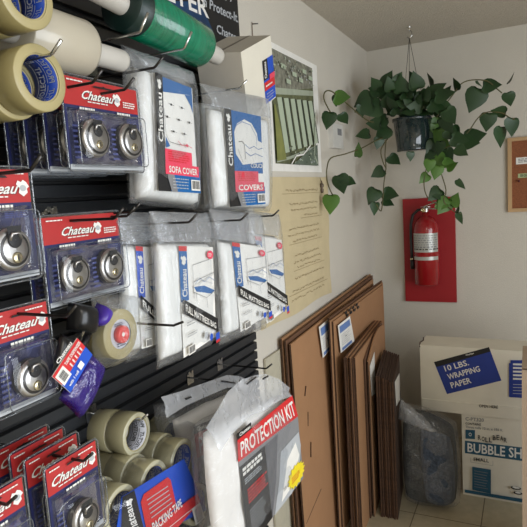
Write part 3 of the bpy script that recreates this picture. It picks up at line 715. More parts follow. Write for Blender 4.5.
m = MB(); m.pillow([(-.80,.695,.82),(-.80,1.085,.82),(-.80,1.07,1.075),(-.80,.695,1.075)], (1,0,0), .122, T_blis, 26, 10, wrinkle=.003, wf=40, back=.5, edge=.4, seed=50); m.build('shrink_film', t)

# ------------------------------------------------------------------ bagged protection kits
def kit(x, body, band, bag, panel, label, seed, front, th=.03):
    B = shift(quadX(body, x), -th); t = thing('protection_kit_bag', label, 'bagged kit', (x-.045, center(B).y, min(q.z for q in B)), 'bagged furniture protection kits')
    m = MB(); m.pillow(B, (1,0,0), th, M_quilt, 26, 5, wrinkle=.007, wf=16, seed=seed, back=.6, round_=.05, edge=.4); m.build('quilted_pad', t)
    m = MB()
    I = quadX(panel, x+.003); L = Lab(m, I, (1,0,0), .001)
    L.rect(0,0,1,1, M_grey)
    if front:
        L.rect(0,0,.38,.93, M_black); L.poly([(.38,.0),(.38,.93),(.6,.93),(.5,.4)], mat('panel_dark_grey', (92,92,96), .6)); L.poly([(.42,.0),(.55,.35),(.62,.68),(.98,.72),(1,.5),(.9,.1),(.75,0)], M_lgrey)
        L.poly([(.55,.05),(.72,.5),(.9,.62),(.95,.4),(.8,.1)], M_white)
        L.lines(.03,.80,.36,.90,2, M_white, .7, 61); L.lines(.04,.70,.33,.77,3, M_lgrey, .5, 67)
        L.lines(.06,.46,.36,.64,5, M_red, .5, 62); L.lines(.06,.1,.3,.4,9, M_lgrey, .25, 63)
        L.lines(.6,.15,.9,.2,2,M_grey,.3); L.disc(.85,.18,.18,.16, M_yellow, 30, .2); L.lines(.75,.12,.93,.22,3, M_red, .4, 64)
    else:
        L.rect(0,0,1,.8,M_black); L.lines(.1,.4,.6,.6,4,M_red,.5,66)
    m.build('printed_insert', t)
    Q = quadX(band, x+.004); m = MB(); L = Lab(m, Q, (1,0,0), .003); L.rect(0,0,1,1, M_red)
    L.text('PROTECTION KIT', .04,.12,.97,.80, M_white, shear=.0); L.poly([(0,1),(.22,1),(.22,1.3),(0,1.3)], M_black); L.text('Chateau', .03,1.08,.2,1.24, M_white)
    m.build('title_band', t)
    Q = shift(quadX(bag, x), -.04); m = MB(); m.pillow(Q, (1,0,0), .050, T_bag, 34, 5, wrinkle=.008, wf=20, seed=seed+5, back=.6, round_=.08, edge=.5); m.build('clear_bag', t)
    return t
t = kit(-.60, [(226,565),(302,484),(293,392),(212,432)], [(237,462),(297,416),(291,395),(236,440)], [(222,578),(306,486),(295,384),(204,424)],
        [(248,548),(303,478),(297,412),(238,461)], 'bagged protection kit in front, red title band and yellow starburst', 71, True)
def header(x, pts, slots, t, mt):
    """top of the bag: a film strip between an upper and a lower outline, with hang slots"""
    m = MB(); n = len(pts); out = []
    for k, (a, b) in enumerate(pts):
        A_, B_ = PX(a[0], a[1], x), PX(b[0], b[1], x+.012)
        for j in range(5):
            q = A_*(1-j/4)+B_*(j/4); q.x += .004*math.sin(k*2.1+j*1.3); out.append(q)
    m.add(out, [(5*i+j, 5*i+j+1, 5*i+j+6, 5*i+j+5) for i in range(n-1) for j in range(4)], mt, True)
    for a, b in slots: m.tube([PX(a[0], a[1], x+.010), PX(b[0], b[1], x+.010)], .0022, M_blk_pl, 6)
    m.build('bag_header', t)
header(-.60, [((206,428),(222,452)), ((217,408),(229,436)), ((229,392),(240,426)), ((241,380),(252,416)), ((254,375),(263,410)), ((267,374),(272,405)), ((279,379),(282,400)), ((289,388),(291,396))], [((247,384),(256,377)), ((263,379),(268,376))], t, T_head)
t = kit(-.735, [(212,540),(258,520),(250,388),(180,420)], [(196,458),(262,425),(260,405),(193,434)], [(208,548),(264,520),(256,384),(161,402)],
        [(200,530),(262,500),(260,426),(197,457)], 'bagged protection kit behind the starburst one, pale quilt showing', 75, False, .03)
header(-.725, [((161,397),(168,418)), ((180,391),(184,406)), ((200,385),(203,398)), ((227,375),(228,388)), ((238,376),(237,387)), ((250,380),(246,392))], [((222,381),(235,383)), ((186,399),(191,397))], t, T_head)
hook_px(272, 364, -.70, 'wire hook reaching past the slatwall edge over the kit bags', slope=0)
p = PX(240, 383, -.72)
hook(p.y, p.z, -.72, 'wire hook through the handle of the rear protection kit', rise=.006)

# ------------------------------------------------------------------ things on the left wall
X = WL
t = thing('aerial_poster', 'laminated aerial photograph of long storage roofs taped on the wall', 'poster', (X, 2.27, 1.70))
m = MB(); m.box((X, 1.98, 1.69), (X+.0015, 2.56, 2.19), M_paper); m.build('sheet', t)
m = MB(); pc = [PX(241,162,X), PX(314,166,X), PX(313,68,X), PX(273,50,X)]
py0, py1, pz0, pz1 = 2.02, 2.492, 1.72, 2.166
L = Lab(m, [(X,py0,pz0),(X,py1,pz0),(X,py1,pz1),(X,py0,pz1)], (1,0,0), .002)
L.rect(0,0,1,1, M_aerial_g); L.poly([(0,1),(0,.62),(1,.80),(1,1)], M_aerial_t); L.poly([(0,.60),(1,.72),(1,.77),(0,.66)], M_aerial_r)
L.poly([(0,0),(.25,0),(.1,.5),(0,.6)], M_aerial_g)
for i in range(6):
    a = .10+i*.145; L.poly([(a+.12,.10+.025*i),(a+.215,.10+.025*i+.015),(a+.10,.60+.012*i),(a+.0,.585+.012*i)], M_roof)
    L.poly([(a+.215,.10+.025*i+.015),(a+.24,.11+.025*i),(a+.125,.60+.012*i),(a+.10,.60+.012*i)], M_shade)
L.path([(0,.02),(.3,.06),(1,.2)], .012, M_aerial_r); L.path([(.5,0),(.75,.12),(1,.05)], .008, M_shade)
for u, v in ((.2,.86),(.45,.83),(.7,.9),(.3,.74),(.6,.8),(.85,.86)): L.rect(u,v,u+.1,v+.04, M_roof)
L.poly([(0,.02),(.20,.04),(.12,.30),(.02,.52),(0,.5)], mat('aerial_lawn', (150, 150, 84), .8, nscale=20, rgb2=(96, 104, 56)))
L.poly([(.35,.0),(1,.0),(1,.22),(.62,.10)], mat('aerial_lot', (120, 132, 116), .8, nscale=14, rgb2=(60, 74, 60)))
rp = random.Random(12)
for i in range(150):
    top_ = i < 75; u = rp.uniform(.01,.96); v = rp.uniform(.79,.97) if top_ else rp.uniform(.01,.16)
    if not top_ and u < .25: continue
    if top_ and v > .80+.2*(1-0) : continue
    a = rp.uniform(.008,.03); b = rp.uniform(.006,.018); sk = rp.uniform(-.015,.015)
    L.poly([(u,v),(u+a,v+sk*.5),(u+a+sk,v+b),(u+sk,v+b)], rp.choice([M_shade, M_roof, M_aerial_r, M_shade, M_lgrey])); L.k -= 1
L.k += 1
L.path([(.98,.02),(.9,.1),(.93,.3),(.98,.55)], .010, M_aerial_r); L.path([(.30,.0),(.42,.08),(.6,.10),(.8,.2)], .006, M_paper)
m.build('printed_picture', t)
t = thing('kraft_poster', 'large kraft paper sheet with handwritten pencil lines below the aerial poster', 'poster', (X, 2.3, 1.09))
ky0, ky1, kz0, kz1 = 1.80, 2.62, 1.09, 1.667
m = MB(); vs = []; n1, n2 = 24, 20
for j in range(n2+1):
    for i in range(n1+1):
        y, z = ky0+(ky1-ky0)*i/n1, kz0+(kz1-kz0)*j/n2
        crease = .0025*abs(math.sin(z*21))+.0015
        vs.append((X+.001+crease*(1 if i not in (0,) else .5), y+(.012*math.sin(z*9) if i == n1 else 0), z+(.006*math.sin(y*11) if j in (0,) else 0)))
m.add(vs, [(j*(n1+1)+i, j*(n1+1)+i+1, (j+1)*(n1+1)+i+1, (j+1)*(n1+1)+i) for j in range(n2) for i in range(n1)], M_kraft, True); m.build('sheet', t)
m = MB(); L = Lab(m, [(X,ky0,kz0),(X,ky1,kz0),(X,ky1,kz1),(X,ky0,kz1)], (1,0,0), .006)
r = random.Random(5)
for v, u0, u1 in ((.90,.36,.80),(.80,.40,.78),(.755,.42,.80),(.71,.60,.80),(.62,.38,.82),(.575,.36,.82),(.53,.42,.78),(.42,.44,.80),(.37,.42,.80),(.33,.46,.80),(.25,.42,.84),(.16,.38,.84),(.10,.36,.86)):
    u = u0
    while u < u1:
        wd = r.uniform(.02,.05); pts = [(u+wd*k/5, v+r.uniform(-.008,.01)) for k in range(6)]; L.path(pts, .0022, M_pencil); u += wd+.012; L.k = 0
    if v in (.90,.71,.53,.33,.16): L.line((u0-.05, v-.02), (u1+.08, v-.024), .0012, M_pencil); L.k = 0
m.build('handwriting', t)
t = thing('wall_trinket', 'tiny dark trinket hanging at the kraft paper right corner', 'ornament', (X+.004, 2.49, 1.62))
c = PX(320.5, 187, X+.004)
m = MB(); m.lathe([(-.03,.001), (-.025,.007), (-.012,.009), (-.006,.004), (.002,.010), (.012,.010), (.018,.004), (.03,.002)], c+Vector((.007,0,0)), (0,0,1), mat('trinket_metal', (110, 96, 84), .4, .5), 12); m.build('charm', t)
m = MB(); m.tube([c+Vector((.004,0,.026)), c+Vector((0,0,.045))], .001, M_wire, 6); m.build('cord', t)
t = thing('wall_thermostat', 'small white thermostat box on the wall in the corner', 'thermostat', PX(335,148,X))
a, b = PX(329,148,X), PX(338,126,X)
m = MB(); m.box((X, a.y, a.z), (X+.025, b.y-.0, b.z), M_wht_pl); m.build('case', t)
m = MB(); m.box((X+.025, a.y+(b.y-a.y)*.45, a.z+(b.z-a.z)*.55), (X+.026, a.y+(b.y-a.y)*.85, a.z+(b.z-a.z)*.82), M_grey); m.build('display', t)
c = PX(252, 24, X)
t = thing('wall_nail', 'small nail and wire stub in the wall beside the black sign', 'nail', c)
m = MB(); m.tube([c, c+Vector((.02,.01,0))], .002, M_wire, 6); m.build('nail', t)
m = MB(); m.tube([c+Vector((.005,-.01,.004)), c+Vector((.004,-.01,-.06))], .0015, M_hole, 6); m.build('wire_stub', t)
t = thing('foam_board', 'thin pale board leaning on the wall behind the tallest cardboard', 'board', (X+.02, 1.85, 0))
m = MB(); a = PX(274,345,X+.015)
m.box((X+.004, 1.80, 0), (X+.012, 3.2, .985), mat('pale_board', (186, 180, 160), .6)); m.build('board', t)
t['label'] = 'thin pale board standing against the wall behind the tallest cardboard'

# ------------------------------------------------------------------ flat cardboard along the left wall
def sheet(x0, x1, y0, y1, z0t, z1t, label, group, mt=None, lean=0, warp=0, skew=0, name='cardboard_sheet', extra=None, bow=0):
    """one flat sheet on the floor; z0t/z1t top height at the near/far end"""
    t = thing(name, label, 'cardboard sheet', ((x0+x1)/2, (y0+y1)/2, 0), group)
    m = MB(); n = 8; vs = []
    for i in range(n+1):
        f_ = i/n; y = y0+(y1-y0)*f_; zt = z0t+(z1t-z0t)*f_+warp*math.sin(PI*f_); bx = bow*math.sin(PI*f_)+skew*(y-y0)
        for z, lx in ((0, lean), (zt*.5, lean*.5), (zt, 0)):
            vs += [(x0+lx+bx, y, z), (x1+lx+bx, y, z)]
    fs = []
    for i in range(n):
        a, b = i*6, (i+1)*6
        fs += [(a+1,b+1,b+3,a+3),(a+3,b+3,b+5,a+5),(b+0,a+0,a+2,b+2),(b+2,a+2,a+4,b+4),(a+4,a+5,b+5,b+4),(a,b,b+1,a+1)]
    mm = mt or M_card
    m.add(vs, fs, mm); m.add(vs, [(0,1,3,2),(2,3,5,4),(n*6+1,n*6,n*6+2,n*6+3),(n*6+3,n*6+2,n*6+4,n*6+5)], M_carde)
    m.build('sheet', t)
    return t
GA = 'tallest flat cardboard sheets beside the slatwall'
sheet(-.893, -.885, 1.93, 3.30, 1.03, 1.075, 'rearmost tall cardboard sheet, against the wall behind two others', None, M_card, .01)
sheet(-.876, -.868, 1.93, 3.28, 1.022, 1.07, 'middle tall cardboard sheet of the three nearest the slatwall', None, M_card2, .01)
t = sheet(-.858, -.850, 1.935, 3.22, 1.008, 1.055, 'front tall plain cardboard sheet with short dark slots, nearest the slatwall', None, M_card, .02)
m = MB()
for (px, py, px2, py2) in ((306,386,305,396),(308,412,308,426),(311,442,311,457),(321,489,306,524)):
    xx = -.842 if py < 430 else -.836
    m.tube([PX(px,py,xx), PX(px2,py2,xx)], .0022, M_carde, 6)
m.build('handling_slot', t)
def flyer(px, x, label, plain=False, skew=0):
    c_ = quadX(px, x)
    if skew:
        for _ in range(6): c_ = [PX(a, b, x+skew*(q.y-2.48)) for (a, b), q in zip(px, c_)]
    t = thing('flyer', label, 'flyer', center(c_), 'white printed flyers on the cardboard')
    m = MB(); m.add([q-Vector((.001,0,0)) for q in c_]+c_, [(3,2,1,0),(4,5,6,7),(0,1,5,4),(1,2,6,5),(2,3,7,6),(3,0,4,7)], M_paper); m.build('sheet', t)
    if plain: return
    m = MB(); L = Lab(m, c_, (1,0,0), .0008); L.rect(.08,.68,.9,.92, mat('flyer_blue', (104,134,190), .6)); L.rect(.1,.04,.8,.14, mat('flyer_blue', (0,0,0))); L.lines(.12,.2,.85,.62,6,M_lgrey,.25,81); L.disc(.45,.46,.04,.02,M_black,8)
    m.build('print', t)
flyer([(323,358),(334.5,345),(331,317),(319,327)], -.835, 'white flyer with blue header on the front tall cardboard, left of two')
GB = 'cardboard sheets with the row of hand slots'
sheet(-.824, -.817, 2.31, 3.30, 1.03, 1.035, 'cardboard sheet directly behind the slotted one carrying the second flyer', None, M_card2)
sheet(-.811, -.805, 2.28, 3.27, 1.022, 1.03, 'thin cardboard sheet pressed behind the slotted flyer sheet', None, M_card)
t = sheet(-.803, -.796, 2.30, 3.24, 1.015, 1.02, 'cardboard sheet with black slot marks near its top edge and a flyer', None, M_card, 0)
m = MB()
for i in range(4):
    for j in range(2):
        q = PX(346+i*3.6+j*1.5, 312.5-i*2.6+j*2.6, -.7905); m.box((-.7915, q.y-.016, q.z-.006), (-.7895, q.y+.016, q.z+.006), M_black, )
m.build('slot_mark', t)
flyer([(341,353),(354.5,341),(350,316),(338,325.5)], -.783, 'white flyer with blue header on the slotted cardboard, right of two')
for k in range(6):
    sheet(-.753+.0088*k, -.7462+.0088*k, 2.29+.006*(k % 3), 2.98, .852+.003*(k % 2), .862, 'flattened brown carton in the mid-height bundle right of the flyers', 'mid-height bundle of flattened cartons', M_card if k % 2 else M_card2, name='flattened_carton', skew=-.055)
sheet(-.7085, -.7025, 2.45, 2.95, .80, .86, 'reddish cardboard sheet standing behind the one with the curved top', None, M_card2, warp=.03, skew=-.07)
t = sheet(-.697, -.690, 2.47, 2.94, .785, .85, 'reddish cardboard sheet with a curved top edge before the dark bundle', None, M_card, warp=.05, skew=-.07)
flyer([(372,396),(375.5,394),(374.5,352),(370,366)], -.687, 'narrow white flyer edge on the curved-top cardboard sheet', True, -.07)
for k in range(8):
    sheet(-.660+.0105*k, -.6515+.0105*k, 2.48+.004*(k % 3), 2.80, .715+.004*(k % 2)-.004*k, .75-.003*k, 'flattened brown carton in the shortest bundle, shade in its colour', 'shortest bundle of flattened shade-darkened cartons', M_card3, name='flattened_carton', skew=-.12)
flyer([(396.5,406),(400,400),(399.5,373),(395,382)], -.574, 'pale flyer sheet on the right side of the shortest dark bundle', True, -.12)

# ------------------------------------------------------------------ back wall
t = thing('extinguisher_backboard', 'tall red painted board on the back wall behind the fire extinguisher', 'board', (-.56, WB, .872))
m = MB(); m.box((-.715, WB-.02, .872), (-.406, WB, 1.518), M_board); m.build('board', t)
by = WB-.02-.075; p1 = PY(427.5, 284, by); zb = p1.z; xc = p1.x; zs = PY(427.5, 226, by).z; Rr = .0745
t = thing('fire_extinguisher', 'red fire extinguisher with silver label mounted on the red board', 'fire extinguisher', (xc, by, zb))
m = MB(); m.lathe([(0,.001), (0,Rr-.008), (.006,Rr), (zs-zb-.02,Rr), (zs-zb+.02,Rr-.008), (zs-zb+.045,Rr-.026), (zs-zb+.06,.028), (zs-zb+.065,.02), (zs-zb+.085,.019), (zs-zb+.085,.001)], (xc,by,zb), (0,0,1), M_ext, 40); m.build('cylinder', t)
def zpx(py): return PY(427.5, py, by-Rr).z
def wraplab(z0, z1, a0, a1, mt, name, deco=False):
    m = MB(); n = 14; vs = []
    for k in range(n+1):
        a = a0+(a1-a0)*k/n
        vs += [(xc+(Rr+.001)*math.sin(a), by-(Rr+.001)*math.cos(a), z0), (xc+(Rr+.001)*math.sin(a), by-(Rr+.001)*math.cos(a), z1)]
    m.add(vs, [(2*k,2*k+2,2*k+3,2*k+1) for k in range(n)], mt, True)
    if deco:
        rr = random.Random(3)
        for j in range(7):
            z = z1-(z1-z0)*(.12+.12*j); a = a0+.15
            while a < a1-.2:
                w = rr.uniform(.08,.25); h = (z1-z0)*(.022 if j < 5 else .035)
                m.add([(xc+(Rr+.002)*math.sin(q), by-(Rr+.002)*math.cos(q), zz) for q, zz in ((a,z-h),(a+w,z-h),(a+w,z+h),(a,z+h))], [(0,1,2,3)], M_grey if j < 6 else M_dsteel); a += w+.08
    m.build(name, t)
wraplab(zpx(252.5), zpx(233.5), -1.2, 1.2, M_foil, 'instruction_label', True)
wraplab(zpx(260.5), zpx(257), -1.2, 1.2, M_foil, 'strap')
m = MB(); zt_ = zb+(zs-zb)+.085
m.lathe([(0,.016), (.02,.018), (.032,.014), (.032,.001)], (xc,by,zt_), (0,0,1), M_steel, 20)
m.add([(xc-.01,by-.012,zt_+.018),(xc+.085,by-.012,zt_+.012),(xc+.085,by+.012,zt_+.012),(xc-.01,by+.012,zt_+.018),(xc-.01,by-.012,zt_+.024),(xc+.082,by-.012,zt_+.018),(xc+.082,by+.012,zt_+.018),(xc-.01,by+.012,zt_+.024)], [(0,3,2,1),(4,5,6,7),(0,1,5,4),(1,2,6,5),(2,3,7,6),(3,0,4,7)], M_steel)
m.add([(xc-.01,by-.012,zt_+.03),(xc+.07,by-.012,zt_+.055),(xc+.07,by+.012,zt_+.055),(xc-.01,by+.012,zt_+.03),(xc-.01,by-.012,zt_+.036),(xc+.068,by-.012,zt_+.061),(xc+.068,by+.012,zt_+.061),(xc-.01,by+.012,zt_+.036)], [(0,3,2,1),(4,5,6,7),(0,1,5,4),(1,2,6,5),(2,3,7,6),(3,0,4,7)], M_steel)
m.lathe([(0,.012),(.012,.012),(.012,.001)], (xc-.012,by-.03,zt_+.012), (0,1,0), M_brass, 16); m.tube([(xc-.03,by,zt_+.03),(xc+.03,by,zt_+.03)], .003, M_steel)
m.build('valve_handle', t)
m = MB(); hz = zt_+.015
m.tube([(xc-.01,by,hz),(xc-.045,by-.004,hz-.002),(xc-.075,by-.006,hz-.03),(xc-.088,by-.006,hz-.09),(xc-.09,by-.006,hz-.17),(xc-.088,by-.008,hz-.25),(xc-.086,by-.01,hz-.30)], .009, M_hose, 10)
m.tube([(xc-.086,by-.01,hz-.30),(xc-.085,by-.01,hz-.36)], [.011,.013], M_hose, 10); m.tube([(xc-.087,by-.01,hz-.292),(xc-.086,by-.01,hz-.304)], .0125, M_brass, 10); m.build('hose', t)
m = MB(); m.box((xc-.02, by+Rr-.002, zb+.05), (xc+.02, WB-.019, zb+.30), M_dsteel); m.build('wall_bracket', t)

t = thing('cork_board', 'cork notice board with light wood frame at the right picture edge', 'notice board', (.1, WB, 1.41))
x0, x1, z0, z1 = -.115, .42, 1.412, 1.832
m = MB(); m.box((x0+.01, WB-.008, z0+.01), (x1-.01, WB, z1-.01), M_cork); m.build('cork', t)
m = MB()
for lo, hi in (((x0,WB-.02,z0),(x0+.022,WB,z1)), ((x1-.022,WB-.02,z0),(x1,WB,z1)), ((x0+.022,WB-.02,z0),(x1-.022,WB,z0+.02)), ((x0+.022,WB-.02,z1-.02),(x1-.022,WB,z1))): m.box(lo, hi, M_frame)
m.build('frame', t)
def note(px0, py0, px1, py1, mt, label, lm):
    a, b = PY(px0, py1, WB-.01), PY(px1, py0, WB-.01)
    t = thing('pinned_note', label, 'note', (a.x, WB-.01, a.z)); m = MB(); m.box((a.x, WB-.0105, a.z), (b.x, WB-.0085, b.z), mt); m.build('sheet', t)
    m = MB(); L = Lab(m, [(a.x,WB-.0105,a.z),(b.x,WB-.0105,a.z),(b.x,WB-.0105,b.z),(a.x,WB-.0105,b.z)], (0,-1,0), .0005); L.lines(.08,.2,.9,.85,3,lm,.5,int(px0+py0)); m.build('writing', t)
note(516, 155.5, 545, 164.5, M_paper, 'white card pinned at the top of the cork board', M_grey)
note(518, 172, 545, 178, mat('green_paper', (178,190,140), .7), 'pale green strip pinned below the white card on the cork', M_black)
t = thing('push_pin', 'small dark red pin under the green strip on the cork board', 'pin', PY(519,181,WB-.012))
c = PY(519,181,WB-.009); m = MB(); m.lathe([(0,.002),(.006,.003),(.012,.007),(.016,.007),(.016,.001)], c, (0,-1,0), mat('dark_red_plastic', (90,30,34), .4), 12); m.build('pin', t)

# ------------------------------------------------------------------ boxes
FY = 2.82
def boxlab(lo, hi): return [(lo[0],FY,lo[1]),(hi[0],FY,lo[1]),(hi[0],FY,hi[1]),(lo[0],FY,hi[1])]
a = PY(463,492.5,FY); bt = PY(463,412.5,FY)
bx0, bx1, bz1 = a.x, .26, .437
t = thing('bubble_wrap_carton', 'white carton with teal bubble wrap print standing on the floor tiles', 'carton', ((bx0+bx1)/2, FY+.2, 0))
m = MB(); m.box((bx0, FY, 0), (bx1, FY+.42, bz1), M_carton); m.build('body', t)
m = MB(); L = Lab(m, boxlab((bx0, 0), (bx1, bz1)), (0,-1,0), .0008)
def bc(px, py): p = PY(px, py, FY); return ((p.x-bx0)/(bx1-bx0), p.z/bz1)
def qd(L, f, pts, mt): L.poly([f(*q) for q in pts], mt)
qd(L, bc, [(465,453),(560,466),(560,452),(465,440.5)], M_teal)
L.text('BUBBLE SHEET', 0,0,1,1, M_white, corners=[bc(467.5,451.8), bc(542,461.3), bc(542,450.6), bc(467.5,442.6)])
qd(L, bc, [(465.5,438.5),(475,439),(475,430),(465.5,429.5)], M_teal); L.disc(*bc(470.2,434.3), .012,.022, M_white, 14); L.disc(*bc(470.2,434.3), .008,.014, M_teal, 14)
for i, ch in enumerate('ROLLBEAR'):
    if ch == ' ': continue
    X0 = 478+i*3.7; yy = 437.5+i*.45-(2.6*math.sin(PI*(i-3)/4.5) if i > 3 else -1.2*math.sin(PI*i/4))
    L.text(ch, 0,0,1,1, M_black, corners=[bc(X0,yy+2.2), bc(X0+3,yy+2.5), bc(X0+3,yy-2.4), bc(X0,yy-2.6)])
L.text('C-PT320', 0,0,1,1, M_grey, corners=[bc(465.5,420), bc(484,421.5), bc(484,418), bc(465.5,416.5)])
L.text('CONTAINS', 0,0,1,1, M_black, corners=[bc(465.5,424), bc(481,425.5), bc(481,423), bc(465.5,421.8)])
L.text('Three rolls 12 in. x 150 ft.', 0,0,1,1, M_grey, corners=[bc(465.5,427.5), bc(503,431), bc(503,428.5), bc(465.5,425)])
L.text('SMALL', 0,0,1,1, M_black, corners=[bc(473.5,460), bc(489,462), bc(489,458.5), bc(473.5,456.8)])
L.path([bc(470.5,457), bc(471,461.5), bc(493,465), bc(493,460)], .0012, M_grey)
qd(L, bc, [(472.5,489),(491,493),(491,469),(472.5,466)], M_teal)
for j in range(7): L.line(bc(474.5,470+2.6*j), bc(488-(j % 3),472.4+2.6*j), .0028, M_grey)
qd(L, bc, [(465,491.5),(560,508),(560,504),(465,488.5)], M_teal)
L.disc(*bc(516,487), .04,.02, M_black, 18); L.disc(*bc(516,486.5), .03,.012, M_white, 18); L.disc(*bc(518,492), .035,.018, M_black, 18); L.disc(*bc(518,491.5), .022,.010, M_white, 18)
m.build('printed_front', t)
wx0 = PY(420.5,370,FY).x; wz0, wz1 = .437, .782
t = thing('wrapping_paper_carton', 'long white wrapping paper carton with blue slanted label, on the bubble wrap carton', 'carton', ((wx0+.26)/2, FY+.1, wz0))
m = MB(); m.box((wx0, FY, wz0), (.26, FY+.19, wz1), M_carton)
m.build('body', t)
m = MB(); zz = .497; m.box((wx0+.004, FY-.006, wz0+.0), (.255, FY-.0005, zz), M_carton); m.build('lower_flap', t)
m = MB(); m.tube([(wx0+.0,FY-.001,wz1-.01),(wx0-.004,FY+.03,wz1+.006),(wx0+.01,FY+.05,wz1+.012),(wx0+.004,FY+.09,wz1+.016)], .003, M_carde, 6); m.build('torn_edge', t)
m = MB(); L = Lab(m, boxlab((wx0, wz0), (.26, wz1)), (0,-1,0), .0008)
def wc(px, py): p = PY(px, py, FY); return ((p.x-wx0)/(.26-wx0), (p.z-wz0)/(wz1-wz0))
qd(L, wc, [(447,394),(501.5,380.5),(489,347),(434,362)], M_pblue); qd(L, wc, [(436.5,367),(490.5,351.5),(489,347),(434,362)], M_black)
for j, (s_, wd) in enumerate((('10 LBS.', 24), ('WRAPPING', 32), ('PAPER', 20))):
    ox, oy = 445.5+3.2*j, 371.5+8.3*j
    L.text(s_, 0,0,1,1, M_white, corners=[wc(ox,oy), wc(ox+wd,oy-wd*.27), wc(ox+wd-2.0,oy-wd*.27-5.6), wc(ox-2.0,oy-5.6)])
L.text('Chateau', 0,0,1,1, M_white, corners=[wc(466,355.8), wc(474,353.7), wc(473.5,352), wc(465.5,354.2)])
qd(L, wc, [(510.5,397),(545,399),(545,360),(510.5,360)], M_pblue); qd(L, wc, [(509,396.5),(510.5,397),(510.5,363),(509,363)], M_pblue)
for j in range(5): L.line(wc(513,364+3.6*j), wc(526,364.4+3.6*j), .009, M_white)
for j in range(4): L.line(wc(513,384+3*j), wc(524,384.4+3*j), .003, M_lgrey)
m.build('printed_front', t)
m = MB(); L = Lab(m, [(wx0,FY-.006,wz0),(.255,FY-.006,wz0),(.255,FY-.006,zz),(wx0,FY-.006,zz)], (0,-1,0), .0008)
def fc(px, py): p = PY(px, py, FY-.006); return ((p.x-wx0)/(.255-wx0), (p.z-wz0)/(zz-wz0))
L.text('OPEN HERE', 0,0,1,1, M_black, corners=[fc(479,407.2), fc(498,408.6), fc(498,405.6), fc(479,404.4)]); m.build('flap_print', t)

# moving pads in a clear bag
t = thing('moving_pad_bag', 'clear plastic bag of folded grey moving pads beside the white cartons', 'bag', (-.45, 2.71, 0))
cN = [(-.572,2.74,.0),(-.338,2.76,.0),(-.352,2.76,.36),(-.560,2.74,.44)]
m = MB(); m.pillow([Vector(q) for q in ((-.588,2.67,.004),(-.322,2.70,.004),(-.328,2.70,.44),(-.583,2.67,.52))], (0,-1,0), .07, M_pads, 34, 7, wrinkle=.014, wf=14, back=.4, round_=.12, seed=90, edge=.3); m.build('folded_pad', t)
m = MB(); m.pillow([Vector(q) for q in ((-.475,2.635,.02),(-.326,2.66,.02),(-.34,2.66,.41),(-.50,2.635,.46))], (0,-1,0), .062, M_padl, 20, 5, wrinkle=.010, wf=18, back=.3, round_=.15, seed=91, edge=.3); m.build('outer_pad', t, label='paler blue grey pad')
m = MB(); m.pillow([Vector(q) for q in ((-.592,2.67,.0),(-.305,2.70,.0),(-.315,2.70,.455),(-.588,2.67,.545))], (0,-1,0), .105, T_bag, 34, 6, wrinkle=.012, wf=20, back=.4, round_=.09, seed=92, edge=.4)
m.pillow([Vector(q) for q in ((-.588,2.60,.46),(-.39,2.59,.42),(-.49,2.585,.52),(-.57,2.59,.575))], (0,-1,0), .04, T_bag2, 16, 3, wrinkle=.014, wf=26, seed=93, edge=.8); m.build('clear_bag', t)

# carton at the right edge
ey = 2.15; a = PY(521.8, 368, ey)
t = thing('tall_carton', 'tall beige carton cut by the right picture edge, standing on the floor', 'carton', (a.x+.2, ey+.15, 0))
m = MB(); m.box((a.x, ey, 0), (a.x+.4, ey+.3, a.z), mat('beige_carton', (170, 148, 126), .8)); m.build('body', t)
m = MB(); m.box((a.x+.002, ey-.0015, a.z-.006), (a.x+.398, ey-.0002, a.z-.001), M_carde); m.build('torn_edge', t)

# ------------------------------------------------------------------ hanging plant
hy = 3.10
ph = P(409, 27, 2, H); hp = Vector((ph.x, ph.y, H)); hy = hp.y
t = thing('ceiling_hook', 'small bright swag hook in the ceiling above the hanging plant', 'hook', hp)
m = MB(); m.lathe([(0,.012), (-.006,.011), (-.010,.004), (-.02,.003)], hp, (0,0,1), M_steel, 14)
m.tube([hp+Vector(q) for q in ((0,0,-.015),(.012,0,-.025),(.014,0,-.045),(0,0,-.058),(-.012,0,-.05))], .003, M_steel, 8); m.build('hook', t)
pc = PY(412, 120, hy); prim = PY(412,118,hy).z; pbot = PY(412,151,hy).z; pr = .103
t = thing('hanging_pothos', 'trailing green pothos in a dark hanging pot, hung from the ceiling', 'plant', (pc.x, hy, pbot))
px_, py_ = pc.x, hy
m = MB(); hgt = prim-pbot
m.lathe([(0,.001), (0,pr*.80), (.006,pr*.84), (.012,pr*.82), (hgt*.9,pr*.97), (hgt*.9,pr*1.03), (hgt,pr*1.04), (hgt,pr*.98), (hgt-.02,pr*.96)], (px_,py_,pbot), (0,0,1), M_pot, 40); pot = m.build('pot', t)
m = MB(); m.lathe([(0,.001), (0,pr*.95)], (px_,py_,prim-.018), (0,0,1), M_soil, 30); m.build('soil', t)
m = MB(); top = hp+Vector((0,0,-.056))
for k in range(3):
    a = k*2*PI/3+.5; m.tube([(px_+pr*math.cos(a), py_+pr*math.sin(a), prim-.01), (px_*.5+top.x*.5+pr*.35*math.cos(a), py_+pr*.35*math.sin(a), (prim+top.z)/2), top], .0013, M_wire, 6)
m.build('hanger_wire', t)
